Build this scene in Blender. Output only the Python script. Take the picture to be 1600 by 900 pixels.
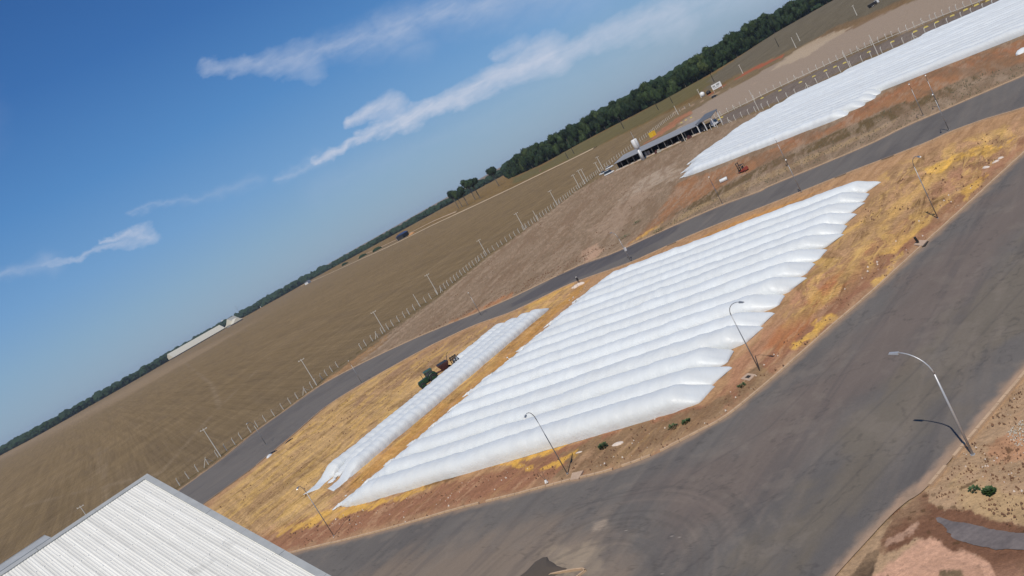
import bpy, bmesh, math, random
import numpy as np
from mathutils import Vector, Matrix
S = bpy.context.scene
for o in list(bpy.data.objects): bpy.data.objects.remove(o)
random.seed(5)
# ------------------------------------------------------------------ camera
H = 30.0; ROLL = math.radians(29.31); PITCH = math.radians(8.315); FPX = 1200.0
cam = bpy.data.cameras.new('camera'); cam.lens = 27.0; cam.sensor_width = 36.0
cam.clip_start = .5; cam.clip_end = 60000
co = bpy.data.objects.new('camera', cam); S.collection.objects.link(co); S.camera = co
r0 = Vector((1, 0, 0)); u0 = Vector((0, math.sin(PITCH), math.cos(PITCH))); f0 = Vector((0, math.cos(PITCH), -math.sin(PITCH)))
CXv = r0*math.cos(ROLL) - u0*math.sin(ROLL); CYv = r0*math.sin(ROLL) + u0*math.cos(ROLL)
mw = Matrix.Identity(4)
for i in range(3): mw[i][0] = CXv[i]; mw[i][1] = CYv[i]; mw[i][2] = -f0[i]
mw.translation = (0, 0, H); co.matrix_world = mw
# ------------------------------------------------------------------ sky
SUN_EL = math.radians(57); SUN_AZ = math.radians(197)        # clockwise from +Y; the shadows fall away from the viewer
W = bpy.data.worlds.new('World'); S.world = W; W.use_nodes = True
nt = W.node_tree; N = nt.nodes; LK = nt.links
bg = N['Background']; bg.inputs[1].default_value = 0.088
sky = N.new('ShaderNodeTexSky'); sky.sky_type = 'NISHITA'; sky.sun_disc = False
sky.sun_elevation = SUN_EL; sky.sun_rotation = SUN_AZ; sky.altitude = 0; sky.air_density = 1.0; sky.dust_density = 0.6; sky.ozone_density = 3.0
def ray(px, py):
    x = px-800; y = 450-py
    ux, uy = -math.sin(ROLL), math.cos(ROLL); rx, ry = math.cos(ROLL), math.sin(ROLL)
    r = x*rx+y*ry; u = x*ux+y*uy; c, s = math.cos(PITCH), math.sin(PITCH)
    return (r, FPX*c+u*s, -FPX*s+u*c)
def G(px, py, z=0.0):
    """point of the ground (or of height z) surveyed from the photograph"""
    d = ray(px, py); t = (H-z)/-d[2]; return (d[0]*t, d[1]*t)
def sky_uv(px, py):
    d = ray(px, py); return (d[0]/d[1], d[2]/d[1])
def vm(op, a, b=None, scale=None):
    n = N.new('ShaderNodeVectorMath'); n.operation = op
    for i, v in enumerate((a, b)):
        if v is None: continue
        if hasattr(v, 'is_linked') or hasattr(v, 'links'): LK.new(v, n.inputs[i])
        else: n.inputs[i].default_value = v
    if scale is not None:
        if hasattr(scale, 'links'): LK.new(scale, n.inputs['Scale'])
        else: n.inputs['Scale'].default_value = scale
    return n.outputs['Value'] if op in ('DOT_PRODUCT', 'LENGTH') else n.outputs[0]
def mt(op, a, b=0.0, c=0.0, clamp=False, tree=None):
    n = (tree or nt).nodes.new('ShaderNodeMath'); n.operation = op; n.use_clamp = clamp
    for i, v in enumerate((a, b, c)):
        if hasattr(v, 'links'): (tree or nt).links.new(v, n.inputs[i])
        else: n.inputs[i].default_value = v
    return n.outputs[0]
tc = N.new('ShaderNodeTexCoord'); sx = N.new('ShaderNodeSeparateXYZ'); LK.new(tc.outputs['Generated'], sx.inputs[0])
yy = mt('MAXIMUM', sx.outputs[1], 0.02)
cb = N.new('ShaderNodeCombineXYZ'); LK.new(mt('DIVIDE', sx.outputs[0], yy), cb.inputs[0]); LK.new(mt('DIVIDE', sx.outputs[2], yy), cb.inputs[1])
P0 = cb.outputs[0]
def wnoise(vec, scale, det, rough=.55, dist=0., mapping=None):
    if mapping:
        m = N.new('ShaderNodeMapping'); m.vector_type = 'POINT'; LK.new(vec, m.inputs[0]); m.inputs['Scale'].default_value = mapping; vec = m.outputs[0]
    n = N.new('ShaderNodeTexNoise'); n.inputs['Scale'].default_value = scale; n.inputs['Detail'].default_value = det
    n.inputs['Roughness'].default_value = rough; n.inputs['Distortion'].default_value = dist; LK.new(vec, n.inputs['Vector']); return n
n1 = wnoise(P0, 9, 6, .6, 0, (1, 2.0, 1))
warp = vm('SCALE', vm('SUBTRACT', n1.outputs['Color'], (.5, .5, .5)), scale=.034)
n1b = wnoise(P0, 40, 5, .6, 0, (1, 1.6, 1))
warp2 = vm('SCALE', vm('SUBTRACT', n1b.outputs['Color'], (.5, .5, .5)), scale=.022)
PW = vm('ADD', vm('ADD', P0, warp), warp2)
PW = vm('MULTIPLY', PW, (1, 1, 0))
n2 = wnoise(P0, 30, 9, .66, .8, (.6, 2.2, 1))
tex = mt('MULTIPLY_ADD', n2.outputs['Fac'], 1.9, -.35, clamp=True)
cl = None
for (a, b, w, k, soft) in [((488, 249), (650, 180), 10, .8, 0), ((630, 190), (860, 84), 19, .88, 0), ((545, 190), (612, 172), 15, .75, 0), ((840, 92), (1060, 22), 22, .62, 0), ((775, 86), (812, 70), 12, .4, 0), ((1000, 40), (1200, -30), 40, .45, 1),
                     ((320, 104), (480, 93), 17, .42, 0), ((390, 100), (640, 52), 24, .45, 1), ((600, 48), (900, -40), 46, .45, 1),
                     ((70, 411), (235, 370), 6, .42, 0), ((155, 378), (228, 365), 7, .62, 0), ((205, 337), (400, 281), 8, .2, 1), ((-60, 440), (80, 405), 12, .3, 1),
                     ((430, 285), (500, 245), 10, .3, 1), ((500, 300), (1100, 30), 60, .10, 1), ((1300, -200), (1700, -330), 60, .4, 1), ((-300, 200), (-80, 180), 40, .35, 1)]:
    A = sky_uv(*a); B = sky_uv(*b); ba = (B[0]-A[0], B[1]-A[1], 0); L2 = ba[0]**2+ba[1]**2
    pa = vm('SUBTRACT', PW, (A[0], A[1], 0))
    h = mt('MULTIPLY', vm('DOT_PRODUCT', pa, ba), 1/L2, clamp=True)
    d = vm('LENGTH', vm('SUBTRACT', pa, vm('SCALE', ba, scale=h)))
    d = mt('MULTIPLY', d, mt('MULTIPLY_ADD', h, -1.1, 1.75))      # each wisp thins towards its western tip
    q = mt('MULTIPLY_ADD', d, -1200.0/(w*(1.7 if soft else 1.25)), 1.15 if not soft else 1.0, clamp=True)
    q = mt('SMOOTH_MIN', q, 1, .3) if False else mt('MULTIPLY', q, q) if soft else mt('POWER', q, .8)
    q = mt('MULTIPLY', q, k)
    cl = q if cl is None else mt('MAXIMUM', cl, q)
front = mt('GREATER_THAN', sx.outputs[1], .03)
cl = mt('MULTIPLY', mt('MULTIPLY', cl, mt('MULTIPLY_ADD', tex, .75, .42)), front, clamp=True)
# clear blue by elevation, mixed over the Nishita sky
ev = N.new('ShaderNodeValToRGB'); LK.new(mt('MAXIMUM', sx.outputs[2], 0.0), ev.inputs[0]); el_ = ev.color_ramp.elements
stops = [(0.0, (.262, .385, .520)), (.06, (.215, .372, .560)), (.12, (.150, .330, .605)), (.21, (.078, .245, .550)), (.32, (.036, .152, .430)), (.45, (.018, .092, .310)), (1.0, (.014, .07, .24))]
el_[0].position = 0; el_[0].color = (*stops[0][1], 1); el_[1].position = 1; el_[1].color = (*stops[-1][1], 1)
for p_, c_ in stops[1:-1]: e_ = el_.new(p_); e_.color = (*c_, 1)
evs = vm('SCALE', ev.outputs[0], scale=1/.088)
hs = N.new('ShaderNodeMix'); hs.data_type = 'RGBA'; hs.inputs[0].default_value = .85; LK.new(sky.outputs[0], hs.inputs[6]); LK.new(evs, hs.inputs[7])
mxs = N.new('ShaderNodeMix'); mxs.data_type = 'RGBA'; LK.new(cl, mxs.inputs[0]); LK.new(hs.outputs[2], mxs.inputs[6]); mxs.inputs[7].default_value = (6.3, 6.9, 8.3, 1)
LK.new(mxs.outputs[2], bg.inputs[0])
# ------------------------------------------------------------------ sun, exposure
sl = bpy.data.lights.new('sun', 'SUN'); sl.energy = 3.5; sl.angle = math.radians(.53); sl.color = (1, .94, .845)
so = bpy.data.objects.new('sun', sl); S.collection.objects.link(so)
sd = Vector((math.sin(SUN_AZ)*math.cos(SUN_EL), math.cos(SUN_AZ)*math.cos(SUN_EL), math.sin(SUN_EL)))
so.rotation_euler = sd.to_track_quat('Z', 'Y').to_euler()
S.view_settings.view_transform = 'Standard'; S.view_settings.look = 'None'; S.view_settings.exposure = 0; S.view_settings.gamma = 1
S.view_settings.use_curve_mapping = False
# ------------------------------------------------------------------ helpers
def lin(c): return tuple(((x/255)/12.92 if x/255 <= .04045 else ((x/255+.055)/1.055)**2.4) for x in c)
KA = 0.92                      # albedo = colour in the photograph * KA
def alb(c): return tuple(v*KA for v in lin(c))
class MB:
    def __init__(s): s.v = []; s.f = []
    def add(s, vs, fs):
        k = len(s.v); s.v += [tuple(v) for v in vs]; s.f += [tuple(i+k for i in f) for f in fs]; return s
    def box(s, c, d, rz=0, tilt=None):
        x, y, z = d[0]/2, d[1]/2, d[2]/2; vs = []
        for a in (-1, 1):
            for b in (-1, 1):
                for e in (-1, 1):
                    v = Vector((a*x, b*y, e*z))
                    if tilt: v = tilt @ v
                    if rz: v = Matrix.Rotation(rz, 3, 'Z') @ v
                    vs.append(v+Vector(c))
        return s.add(vs, [(0, 1, 3, 2), (4, 6, 7, 5), (0, 4, 5, 1), (2, 3, 7, 6), (0, 2, 6, 4), (1, 5, 7, 3)])
    def hexa(s, b4, t4):
        return s.add(list(b4)+list(t4), [(3, 2, 1, 0), (4, 5, 6, 7), (0, 1, 5, 4), (1, 2, 6, 5), (2, 3, 7, 6), (3, 0, 4, 7)])
    def tube(s, pts, rad, n=8, cap=True):
        pts = [Vector(p) for p in pts]; m = len(pts); rad = rad if isinstance(rad, (list, tuple)) else [rad]*m
        k = len(s.v); ref = Vector((0, 0, 1))
        for i, p in enumerate(pts):
            t = (pts[min(i+1, m-1)]-pts[max(i-1, 0)]).normalized()
            if abs(t.dot(ref)) > .95: ref = Vector((1, 0, 0)) if abs(t.x) < .9 else Vector((0, 1, 0))
            a = t.cross(ref).normalized(); b = t.cross(a); 
            for j in range(n):
                an = 2*math.pi*j/n; s.v.append(tuple(p+(a*math.cos(an)+b*math.sin(an))*rad[i]))
        for i in range(m-1):
            for j in range(n):
                s.f.append((k+i*n+j, k+i*n+(j+1) % n, k+(i+1)*n+(j+1) % n, k+(i+1)*n+j))
        if cap: s.f.append(tuple(k+j for j in range(n))[::-1]); s.f.append(tuple(k+(m-1)*n+j for j in range(n)))
        return s
    def cyl(s, c, r, w, axis='Y', n=20, bev=.0):
        d = {'X': Vector((1, 0, 0)), 'Y': Vector((0, 1, 0)), 'Z': Vector((0, 0, 1))}[axis]; c = Vector(c)
        if bev: return s.tube([c-d*w/2, c-d*(w/2-bev), c+d*(w/2-bev), c+d*w/2], [r-bev, r, r, r-bev], n)
        return s.tube([c-d*w/2, c+d*w/2], r, n)
    def mesh(s, name, mat, smooth=False):
        me = bpy.data.meshes.new(name); me.from_pydata(s.v, [], s.f); me.update()
        if mat: me.materials.append(mat)
        if smooth: me.polygons.foreach_set('use_smooth', [True]*len(me.polygons))
        return me
    def build(s, name, mat, parent=None, smooth=False):
        return link(name, s.mesh(name, mat, smooth), parent)
def link(name, me, parent=None, loc=None):
    o = bpy.data.objects.new(name, me); S.collection.objects.link(o)
    if parent: o.parent = parent
    if loc: o.location = loc
    return o
def tag(o, label=None, cat=None, group=None, kind=None):
    for k, v in (('label', label), ('category', cat), ('group', group), ('kind', kind)):
        if v: o[k] = v
    return o
def thing(name, label, cat, loc=(0, 0, 0), rz=0, group=None):
    o = bpy.data.objects.new(name, None); S.collection.objects.link(o); o.empty_display_size = .2
    o.location = loc if len(loc) == 3 else (loc[0], loc[1], 0); o.rotation_euler.z = rz
    return tag(o, label, cat, group)
def dup(root, loc, rz=0, label=None, group=None, scale=None, kids=True):
    r = root.copy(); S.collection.objects.link(r); r.location = loc; r.rotation_euler.z = rz
    if label: r['label'] = label
    if group: r['group'] = group
    if scale: r.scale = scale
    if kids:
        for ch in list(root.children):
            c = ch.copy(); S.collection.objects.link(c); c.parent = r
            for g in ch.children:
                d = g.copy(); S.collection.objects.link(d); d.parent = c
    return r
# numpy noise
def _h(ix, iy, seed):
    a = (ix.astype(np.int64)*374761393 + iy.astype(np.int64)*668265263 + seed*974634777) & 0xffffffff
    a = ((a ^ (a >> 13))*1274126177) & 0xffffffff; a = (a ^ (a >> 16)) & 0xffffff
    return a/float(0xffffff)
def vn(x, y, seed=0):
    ix = np.floor(x); iy = np.floor(y); fx = x-ix; fy = y-iy; fx = fx*fx*(3-2*fx); fy = fy*fy*(3-2*fy)
    a = _h(ix, iy, seed); b = _h(ix+1, iy, seed); c = _h(ix, iy+1, seed); d = _h(ix+1, iy+1, seed)
    return (a*(1-fx)+b*fx)*(1-fy)+(c*(1-fx)+d*fx)*fy
def fbm(x, y, seed=0, o=4, g=.55):
    r = 0; a = 1; s = 0
    for i in range(o): r = r+a*vn(x*2**i, y*2**i, seed+i*17); s += a; a *= g
    return r/s
def streak(x, y, ang, lo, wi, seed=0, o=4, g=.6):
    c, s = math.cos(math.radians(ang)), math.sin(math.radians(ang))
    return fbm((x*c+y*s)/lo, (-x*s+y*c)/wi, seed, o, g)
def sstep(a, b, x): t = np.clip((x-a)/(b-a), 0, 1); return t*t*(3-2*t)
def sdf(poly, x, y):
    """signed distance in metres to a polygon, negative inside"""
    d = np.full(x.shape, 1e18); ins = np.zeros(x.shape, bool); n = len(poly)
    for i in range(n):
        ax, ay = poly[i]; bx, by = poly[(i+1) % n]; ex, ey = bx-ax, by-ay; wx, wy = x-ax, y-ay
        h = np.clip((wx*ex+wy*ey)/(ex*ex+ey*ey+1e-12), 0, 1); d = np.minimum(d, (wx-ex*h)**2+(wy-ey*h)**2)
        c = ((ay <= y) != (by <= y)); den = by-ay if abs(by-ay) > 1e-9 else 1e-9
        ins ^= c & (x < ax+(y-ay)*ex/den)
    d = np.sqrt(d); return np.where(ins, -d, d)
def dline(pts, x, y):
    d = np.full(x.shape, 1e18)
    for (ax, ay), (bx, by) in zip(pts[:-1], pts[1:]):
        ex, ey = bx-ax, by-ay; wx, wy = x-ax, y-ay
        h = np.clip((wx*ex+wy*ey)/(ex*ex+ey*ey+1e-12), 0, 1); d = np.minimum(d, (wx-ex*h)**2+(wy-ey*h)**2)
    return np.sqrt(d)
def GP(pts): return [G(*p) for p in pts]
# ------------------------------------------------------------------ materials
def mat(name, col=(.5, .5, .5), rough=.7, metal=0., attr=False, nscale=None, namt=.2, bump=0., bscale=None, bdist=.02, spec=.5, extra=None, coat=0):
    m = bpy.data.materials.new(name); m.use_nodes = True; t = m.node_tree; b = t.nodes['Principled BSDF']
    b.inputs['Roughness'].default_value = rough; b.inputs['Metallic'].default_value = metal; b.inputs['Specular IOR Level'].default_value = spec
    b.inputs['Coat Weight'].default_value = coat
    if attr: a = t.nodes.new('ShaderNodeVertexColor'); a.layer_name = 'Col'; base = a.outputs[0]
    else: a = t.nodes.new('ShaderNodeRGB'); a.outputs[0].default_value = (*col, 1); base = a.outputs[0]
    tcn = t.nodes.new('ShaderNodeTexCoord')
    if nscale:
        for sc, am, mp in (nscale if isinstance(nscale, list) else [(nscale, namt, None)]):
            vec = tcn.outputs['Object']
            if mp:
                r = t.nodes.new('ShaderNodeMapping'); r.inputs['Rotation'].default_value = (0, 0, math.radians(-mp[0])); t.links.new(vec, r.inputs[0])
                q = t.nodes.new('ShaderNodeMapping'); q.inputs['Scale'].default_value = mp[1]; t.links.new(r.outputs[0], q.inputs[0]); vec = q.outputs[0]
            n = t.nodes.new('ShaderNodeTexNoise'); n.inputs['Scale'].default_value = sc; n.inputs['Detail'].default_value = 5; n.inputs['Roughness'].default_value = .62
            t.links.new(vec, n.inputs['Vector'])
            k = mt('MULTIPLY_ADD', n.outputs['Fac'], 4*am, 1-2*am, tree=t)
            mm = t.nodes.new('ShaderNodeVectorMath'); mm.operation = 'SCALE'; t.links.new(base, mm.inputs[0]); t.links.new(k, mm.inputs['Scale']); base = mm.outputs[0]
    if extra: base = extra(t, tcn, base, b)
    t.links.new(base, b.inputs['Base Color'])
    if bump:
        n = t.nodes.new('ShaderNodeTexNoise'); n.inputs['Scale'].default_value = bscale or 3; n.inputs['Detail'].default_value = 6; t.links.new(tcn.outputs['Object'], n.inputs['Vector'])
        bp = t.nodes.new('ShaderNodeBump'); bp.inputs['Strength'].default_value = bump; bp.inputs['Distance'].default_value = bdist
        t.links.new(n.outputs['Fac'], bp.inputs['Height']); t.links.new(bp.outputs[0], b.inputs['Normal'])
    return m
M = {}
_a, _b = G(165, 790), G(165, 700); ROWANG = math.degrees(math.atan2(_b[1]-_a[1], _b[0]-_a[0]))
def field_rows(t, tcn, base, b):
    # planted rows and harvest bands: only where the ground is field (alpha of the colour attribute)
    a = t.nodes.new('ShaderNodeVertexColor'); a.layer_name = 'Col'; k = None
    for ang, sc, st, am in ((ROWANG, 1.1, .02, .15), (ROWANG+2, .3, .015, .10), (ROWANG-62, .12, .06, .14), (ROWANG-62, .8, .1, .12), (ROWANG, 3.0, .6, .24)):
        r = t.nodes.new('ShaderNodeMapping'); r.inputs['Rotation'].default_value = (0, 0, math.radians(-ang)); t.links.new(tcn.outputs['Object'], r.inputs[0])
        q = t.nodes.new('ShaderNodeMapping'); q.inputs['Scale'].default_value = (st, 1, 1); t.links.new(r.outputs[0], q.inputs[0])
        n = t.nodes.new('ShaderNodeTexNoise'); n.inputs['Scale'].default_value = sc; n.inputs['Detail'].default_value = 4; n.inputs['Distortion'].default_value = .5; t.links.new(q.outputs[0], n.inputs['Vector'])
        v = mt('MULTIPLY_ADD', n.outputs['Fac'], 4*am, -2*am, tree=t); k = v if k is None else mt('ADD', k, v, tree=t)
    k = mt('ADD', mt('MULTIPLY', k, a.outputs['Alpha'], tree=t), 1.0, tree=t)
    mm = t.nodes.new('ShaderNodeVectorMath'); mm.operation = 'SCALE'; t.links.new(base, mm.inputs[0]); t.links.new(k, mm.inputs['Scale']); out = mm.outputs[0]
    # spilled grain husk raked into streaks: where the alpha is negative (the island)
    isl_ = mt('MULTIPLY', a.outputs['Alpha'], -1.0, clamp=True, tree=t)
    for ang, sc, st, lo_, gain, col, am in ((49, .42, .22, .53, 9, (112, 86, 58), .85), (41, .6, .25, .52, 9, (228, 186, 114), .7), (52, 1.6, .25, .56, 9, (98, 76, 52), .6), (44, 2.0, .25, .55, 9, (224, 190, 134), .55)):
        r = t.nodes.new('ShaderNodeMapping'); r.inputs['Rotation'].default_value = (0, 0, math.radians(-ang)); r.inputs['Location'].default_value = (ang*3.1, sc*20, 0); t.links.new(tcn.outputs['Object'], r.inputs[0])
        q = t.nodes.new('ShaderNodeMapping'); q.inputs['Scale'].default_value = (st, 1, 1); t.links.new(r.outputs[0], q.inputs[0])
        n = t.nodes.new('ShaderNodeTexNoise'); n.inputs['Scale'].default_value = sc; n.inputs['Detail'].default_value = 7; n.inputs['Roughness'].default_value = .66; n.inputs['Distortion'].default_value = 1.6; t.links.new(q.outputs[0], n.inputs['Vector'])
        nb_ = t.nodes.new('ShaderNodeTexNoise'); nb_.inputs['Scale'].default_value = .11+.02*sc; nb_.inputs['Detail'].default_value = 3; t.links.new(r.outputs[0], nb_.inputs['Vector'])
        pm_ = mt('MULTIPLY_ADD', nb_.outputs['Fac'], 4.5, -1.75, clamp=True, tree=t)
        f = mt('MULTIPLY', mt('MULTIPLY_ADD', n.outputs['Fac'], gain, -lo_*gain, clamp=True, tree=t), mt('MULTIPLY', mt('MULTIPLY', isl_, am, tree=t), pm_, tree=t), tree=t)
        m = t.nodes.new('ShaderNodeMix'); m.data_type = 'RGBA'; t.links.new(f, m.inputs[0]); t.links.new(out, m.inputs[6]); m.inputs[7].default_value = (*alb(col), 1); out = m.outputs[2]
    return out
M['ground'] = mat('ground', attr=True, rough=1.0, spec=0.0, nscale=[(.8, .10, (42, (.35, 1.6, 1))), (4.0, .20, None), (14., .17, None), (45., .14, None)], bump=.9, bscale=2.2, bdist=.14, extra=field_rows)
M['asphalt'] = mat('asphalt', attr=True, rough=.95, spec=.05, nscale=[(.5, .07, (30, (.3, 1.5, 1))), (3., .06, None), (12., .09, None), (40., .12, None)], bump=.3, bscale=12, bdist=.01)
M['kerb'] = mat('kerb', alb((196, 166, 134)), .9, nscale=[(1.2, .14, None), (9, .1, None)], bump=.3, bscale=6, bdist=.02)
M['concrete'] = mat('concrete', alb((205, 198, 182)), .9, nscale=[(2, .1, None)])
M['slab'] = mat('slab', alb((192, 165, 140)), .9, nscale=[(3, .12, None)])
M['dark_hole'] = mat('dark_hole', (.03, .025, .02), .9)
def bag_extra(t, tcn, base, b):
    oi = t.nodes.new('ShaderNodeObjectInfo'); mm = t.nodes.new('ShaderNodeVectorMath'); mm.operation = 'SCALE'; t.links.new(base, mm.inputs[0]); t.links.new(mt('MULTIPLY_ADD', oi.outputs['Random'], .09, .94, tree=t), mm.inputs['Scale']); base = mm.outputs[0]
    # dirt film, faint longitudinal print bands
    n = t.nodes.new('ShaderNodeTexNoise'); n.inputs['Scale'].default_value = .35; n.inputs['Detail'].default_value = 6; t.links.new(tcn.outputs['Object'], n.inputs['Vector'])
    f = mt('MULTIPLY_ADD', n.outputs['Fac'], 1.2, -.45, clamp=True, tree=t); f = mt('MULTIPLY', f, .42, tree=t)
    m = t.nodes.new('ShaderNodeMix'); m.data_type = 'RGBA'; t.links.new(f, m.inputs[0]); t.links.new(base, m.inputs[6]); m.inputs[7].default_value = (.54, .51, .45, 1)
    return m.outputs[2]
def bag_mat(ang):
    def ex(t, tcn, base, b):
        c = bag_extra(t, tcn, base, b); h = None
        for sc, mp, wgt in ((2.2, (.22, 1, 1), 1.0), (.8, (.3, 1, 1), 1.3), (6, (.3, 1, 1), .35)):
            r = t.nodes.new('ShaderNodeMapping'); r.inputs['Rotation'].default_value = (0, 0, math.radians(-(ang+90+8))); t.links.new(tcn.outputs['Object'], r.inputs[0])
            q = t.nodes.new('ShaderNodeMapping'); q.inputs['Scale'].default_value = mp; t.links.new(r.outputs[0], q.inputs[0])
            n = t.nodes.new('ShaderNodeTexNoise'); n.inputs['Scale'].default_value = sc; n.inputs['Detail'].default_value = 4; n.inputs['Distortion'].default_value = .6; t.links.new(q.outputs[0], n.inputs['Vector'])
            v = mt('MULTIPLY', n.outputs['Fac'], wgt, tree=t); h = v if h is None else mt('ADD', h, v, tree=t)
        bp = t.nodes.new('ShaderNodeBump'); bp.inputs['Strength'].default_value = .5; bp.inputs['Distance'].default_value = .09; t.links.new(h, bp.inputs['Height']); t.links.new(bp.outputs[0], b.inputs['Normal'])
        # dust lying on the upper film in broad patches
        return c
    return mat('white_plastic_film', (.70, .73, .725), .45, spec=.45, extra=ex)
M['bag'] = bag_mat(-38); M['bag_b'] = bag_mat(45); M['bag_c'] = bag_mat(-58)
M['pole_grey'] = mat('galvanised_steel', (.34, .34, .34), .45, metal=.6)
M['pole_light'] = mat('pale_galvanised_steel', (.50, .50, .50), .4, metal=.4)
M['pole_concrete'] = mat('pale_concrete_pole', (.62, .58, .50), .85)
M['post'] = mat('fence_post_concrete', (.66, .62, .54), .85)
M['wire'] = mat('fence_wire', (.35, .34, .33), .5, metal=.7)
M['wood_pole'] = mat('dark_wooden_pole', (.05, .042, .035), .9)
M['white_paint'] = mat('white_paint', (.78, .78, .76), .5)
M['cream'] = mat('cream_cladding', (.66, .62, .50), .7)
M['roof_far'] = mat('grey_roof_sheet', (.31, .305, .29), .5, metal=.1, nscale=[(.2, .08, None)])
M['roof_dark'] = mat('dark_roof_sheet', (.13, .135, .14), .55)
M['dark_wall'] = mat('dark_wall', (.045, .045, .05), .8)
M['grey_wall'] = mat('grey_wall', (.30, .30, .29), .8)
M['yellow'] = mat('yellow_paint', (.78, .52, .03), .5)
M['yellow_block'] = mat('yellow_block', (.62, .50, .12), .7)
M['glass'] = mat('dark_glass', (.02, .025, .03), .08, spec=.8)
M['tyre'] = mat('tyre_rubber', (.02, .02, .02), .85)
M['green_paint'] = mat('green_paint', (.018, .055, .022), .35, nscale=[(2, .15, None)])
M['rim_yellow'] = mat('rim_yellow', (.55, .42, .05), .5)
M['red_rust'] = mat('rusty_red_paint', (.13, .05, .042), .7, nscale=[(3, .2, None)])
M['black_steel'] = mat('black_steel', (.03, .028, .028), .6)
M['orange_red'] = mat('orange_red_paint', (.30, .06, .035), .55, nscale=[(3, .2, None)])
M['blue'] = mat('blue_tarpaulin', (.03, .055, .14), .6)
M['bark'] = mat('bark', (.16, .13, .10), .95, nscale=[(1, .2, None)])
def leaf_extra(t, tcn, base, b):
    oi = t.nodes.new('ShaderNodeObjectInfo'); r = t.nodes.new('ShaderNodeValToRGB')
    r.color_ramp.elements[0].color = (.018, .036, .012, 1); r.color_ramp.elements[1].color = (.070, .095, .026, 1)
    e = r.color_ramp.elements.new(.5); e.color = (.028, .052, .016, 1)
    e = r.color_ramp.elements.new(.93); e.color = (.046, .072, .020, 1)
    t.links.new(oi.outputs['Random'], r.inputs[0])
    n = t.nodes.new('ShaderNodeTexNoise'); n.inputs['Scale'].default_value = .22; n.inputs['Detail'].default_value = 5
    g = t.nodes.new('ShaderNodeNewGeometry'); t.links.new(g.outputs['Position'], n.inputs['Vector'])
    k = mt('MULTIPLY_ADD', n.outputs['Fac'], 2.2, -.28, tree=t)
    mm = t.nodes.new('ShaderNodeVectorMath'); mm.operation = 'SCALE'; t.links.new(r.outputs[0], mm.inputs[0]); t.links.new(k, mm.inputs['Scale'])
    return mm.outputs[0]
M['leaf'] = mat('forest_leaves', (.03, .05, .02), .7, spec=.2, extra=leaf_extra)
M['leaf_far'] = mat('far_forest_leaves', (.026, .046, .022), .8, spec=.1, nscale=[(.02, .2, None)])
M['weed'] = mat('weed_leaves', (.045, .085, .022), .6, nscale=[(4, .2, None)])
M['dry_weed'] = mat('dry_weed', (.15, .125, .07), .8)
M['clod'] = mat('earth_clod', alb((120, 88, 66)), .95, nscale=[(3, .2, None)])
M['rubble'] = mat('pale_rubble', alb((220, 205, 190)), .9, nscale=[(3, .15, None)])
M['shadow_brown'] = mat('shadow_brown', alb((88, 78, 68)), .95, nscale=[(3, .06, None)])  # dark brown that paints the cast shadow on the asphalt
M['black_plastic'] = mat('black_plastic', (.015, .013, .012), .5)
def roof_extra(t, tcn, base, b):
    # every sheet is a little dirtier towards one lap; dirt runs down the ribs; pale lap marks cross the slope
    s = t.nodes.new('ShaderNodeSeparateXYZ'); t.links.new(tcn.outputs['UV'], s.inputs[0]); U, V = s.outputs[0], s.outputs[1]
    def nz(su, sv, det=4):
        c = t.nodes.new('ShaderNodeCombineXYZ'); t.links.new(mt('MULTIPLY', U, su, tree=t), c.inputs[0]); t.links.new(mt('MULTIPLY', V, sv, tree=t), c.inputs[1])
        n = t.nodes.new('ShaderNodeTexNoise'); n.inputs['Scale'].default_value = 1; n.inputs['Detail'].default_value = det; t.links.new(c.outputs[0], n.inputs['Vector']); return n.outputs['Fac']
    fr = mt('FRACT', mt('DIVIDE', V, .75, tree=t), tree=t); k = mt('MULTIPLY_ADD', fr, -.20, 1.08, tree=t)
    k = mt('MULTIPLY', k, mt('MULTIPLY_ADD', nz(.05, 1.3), .55, .72, tree=t), tree=t)
    k = mt('MULTIPLY', k, mt('MULTIPLY_ADD', nz(.5, 3.0, 6), .22, .89, tree=t), tree=t)
    lap = mt('LESS_THAN', mt('FRACT', mt('MULTIPLY', U, 16/30.0, tree=t), tree=t), .05, tree=t)
    k = mt('ADD', k, mt('MULTIPLY', lap, mt('MULTIPLY', nz(1, 2.5), .14, tree=t), tree=t), tree=t)
    st = mt('MULTIPLY', mt('LESS_THAN', mt('ABSOLUTE', mt('SUBTRACT', U, 11.6, tree=t), tree=t), .5, tree=t), mt('MULTIPLY_ADD', nz(.8, 1.6), 2.4, -1.1, clamp=True, tree=t), tree=t)
    k = mt('MULTIPLY_ADD', st, -.35, k, tree=t)
    mm = t.nodes.new('ShaderNodeVectorMath'); mm.operation = 'SCALE'; t.links.new(base, mm.inputs[0]); t.links.new(k, mm.inputs['Scale']); return mm.outputs[0]
M['roof'] = mat('white_roof_sheet', (.74, .725, .66), .6, extra=roof_extra)
M['flashing'] = mat('grey_flashing', (.37, .38, .37), .55, nscale=[(1.5, .12, None)])
M['water'] = mat('murky_water', alb((122, 112, 105)), .22, spec=.5, nscale=[(.5, .4, (10, (.35, 1.4, 1))), (3, .2, None)], bump=.15, bscale=1.2, bdist=.03)
M['skin'] = mat('skin', (.25, .13, .08), .6); M['dark_cloth'] = mat('dark_cloth', (.025, .025, .03), .85); M['hat'] = mat('pale_hat', (.6, .58, .52), .7)
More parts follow.
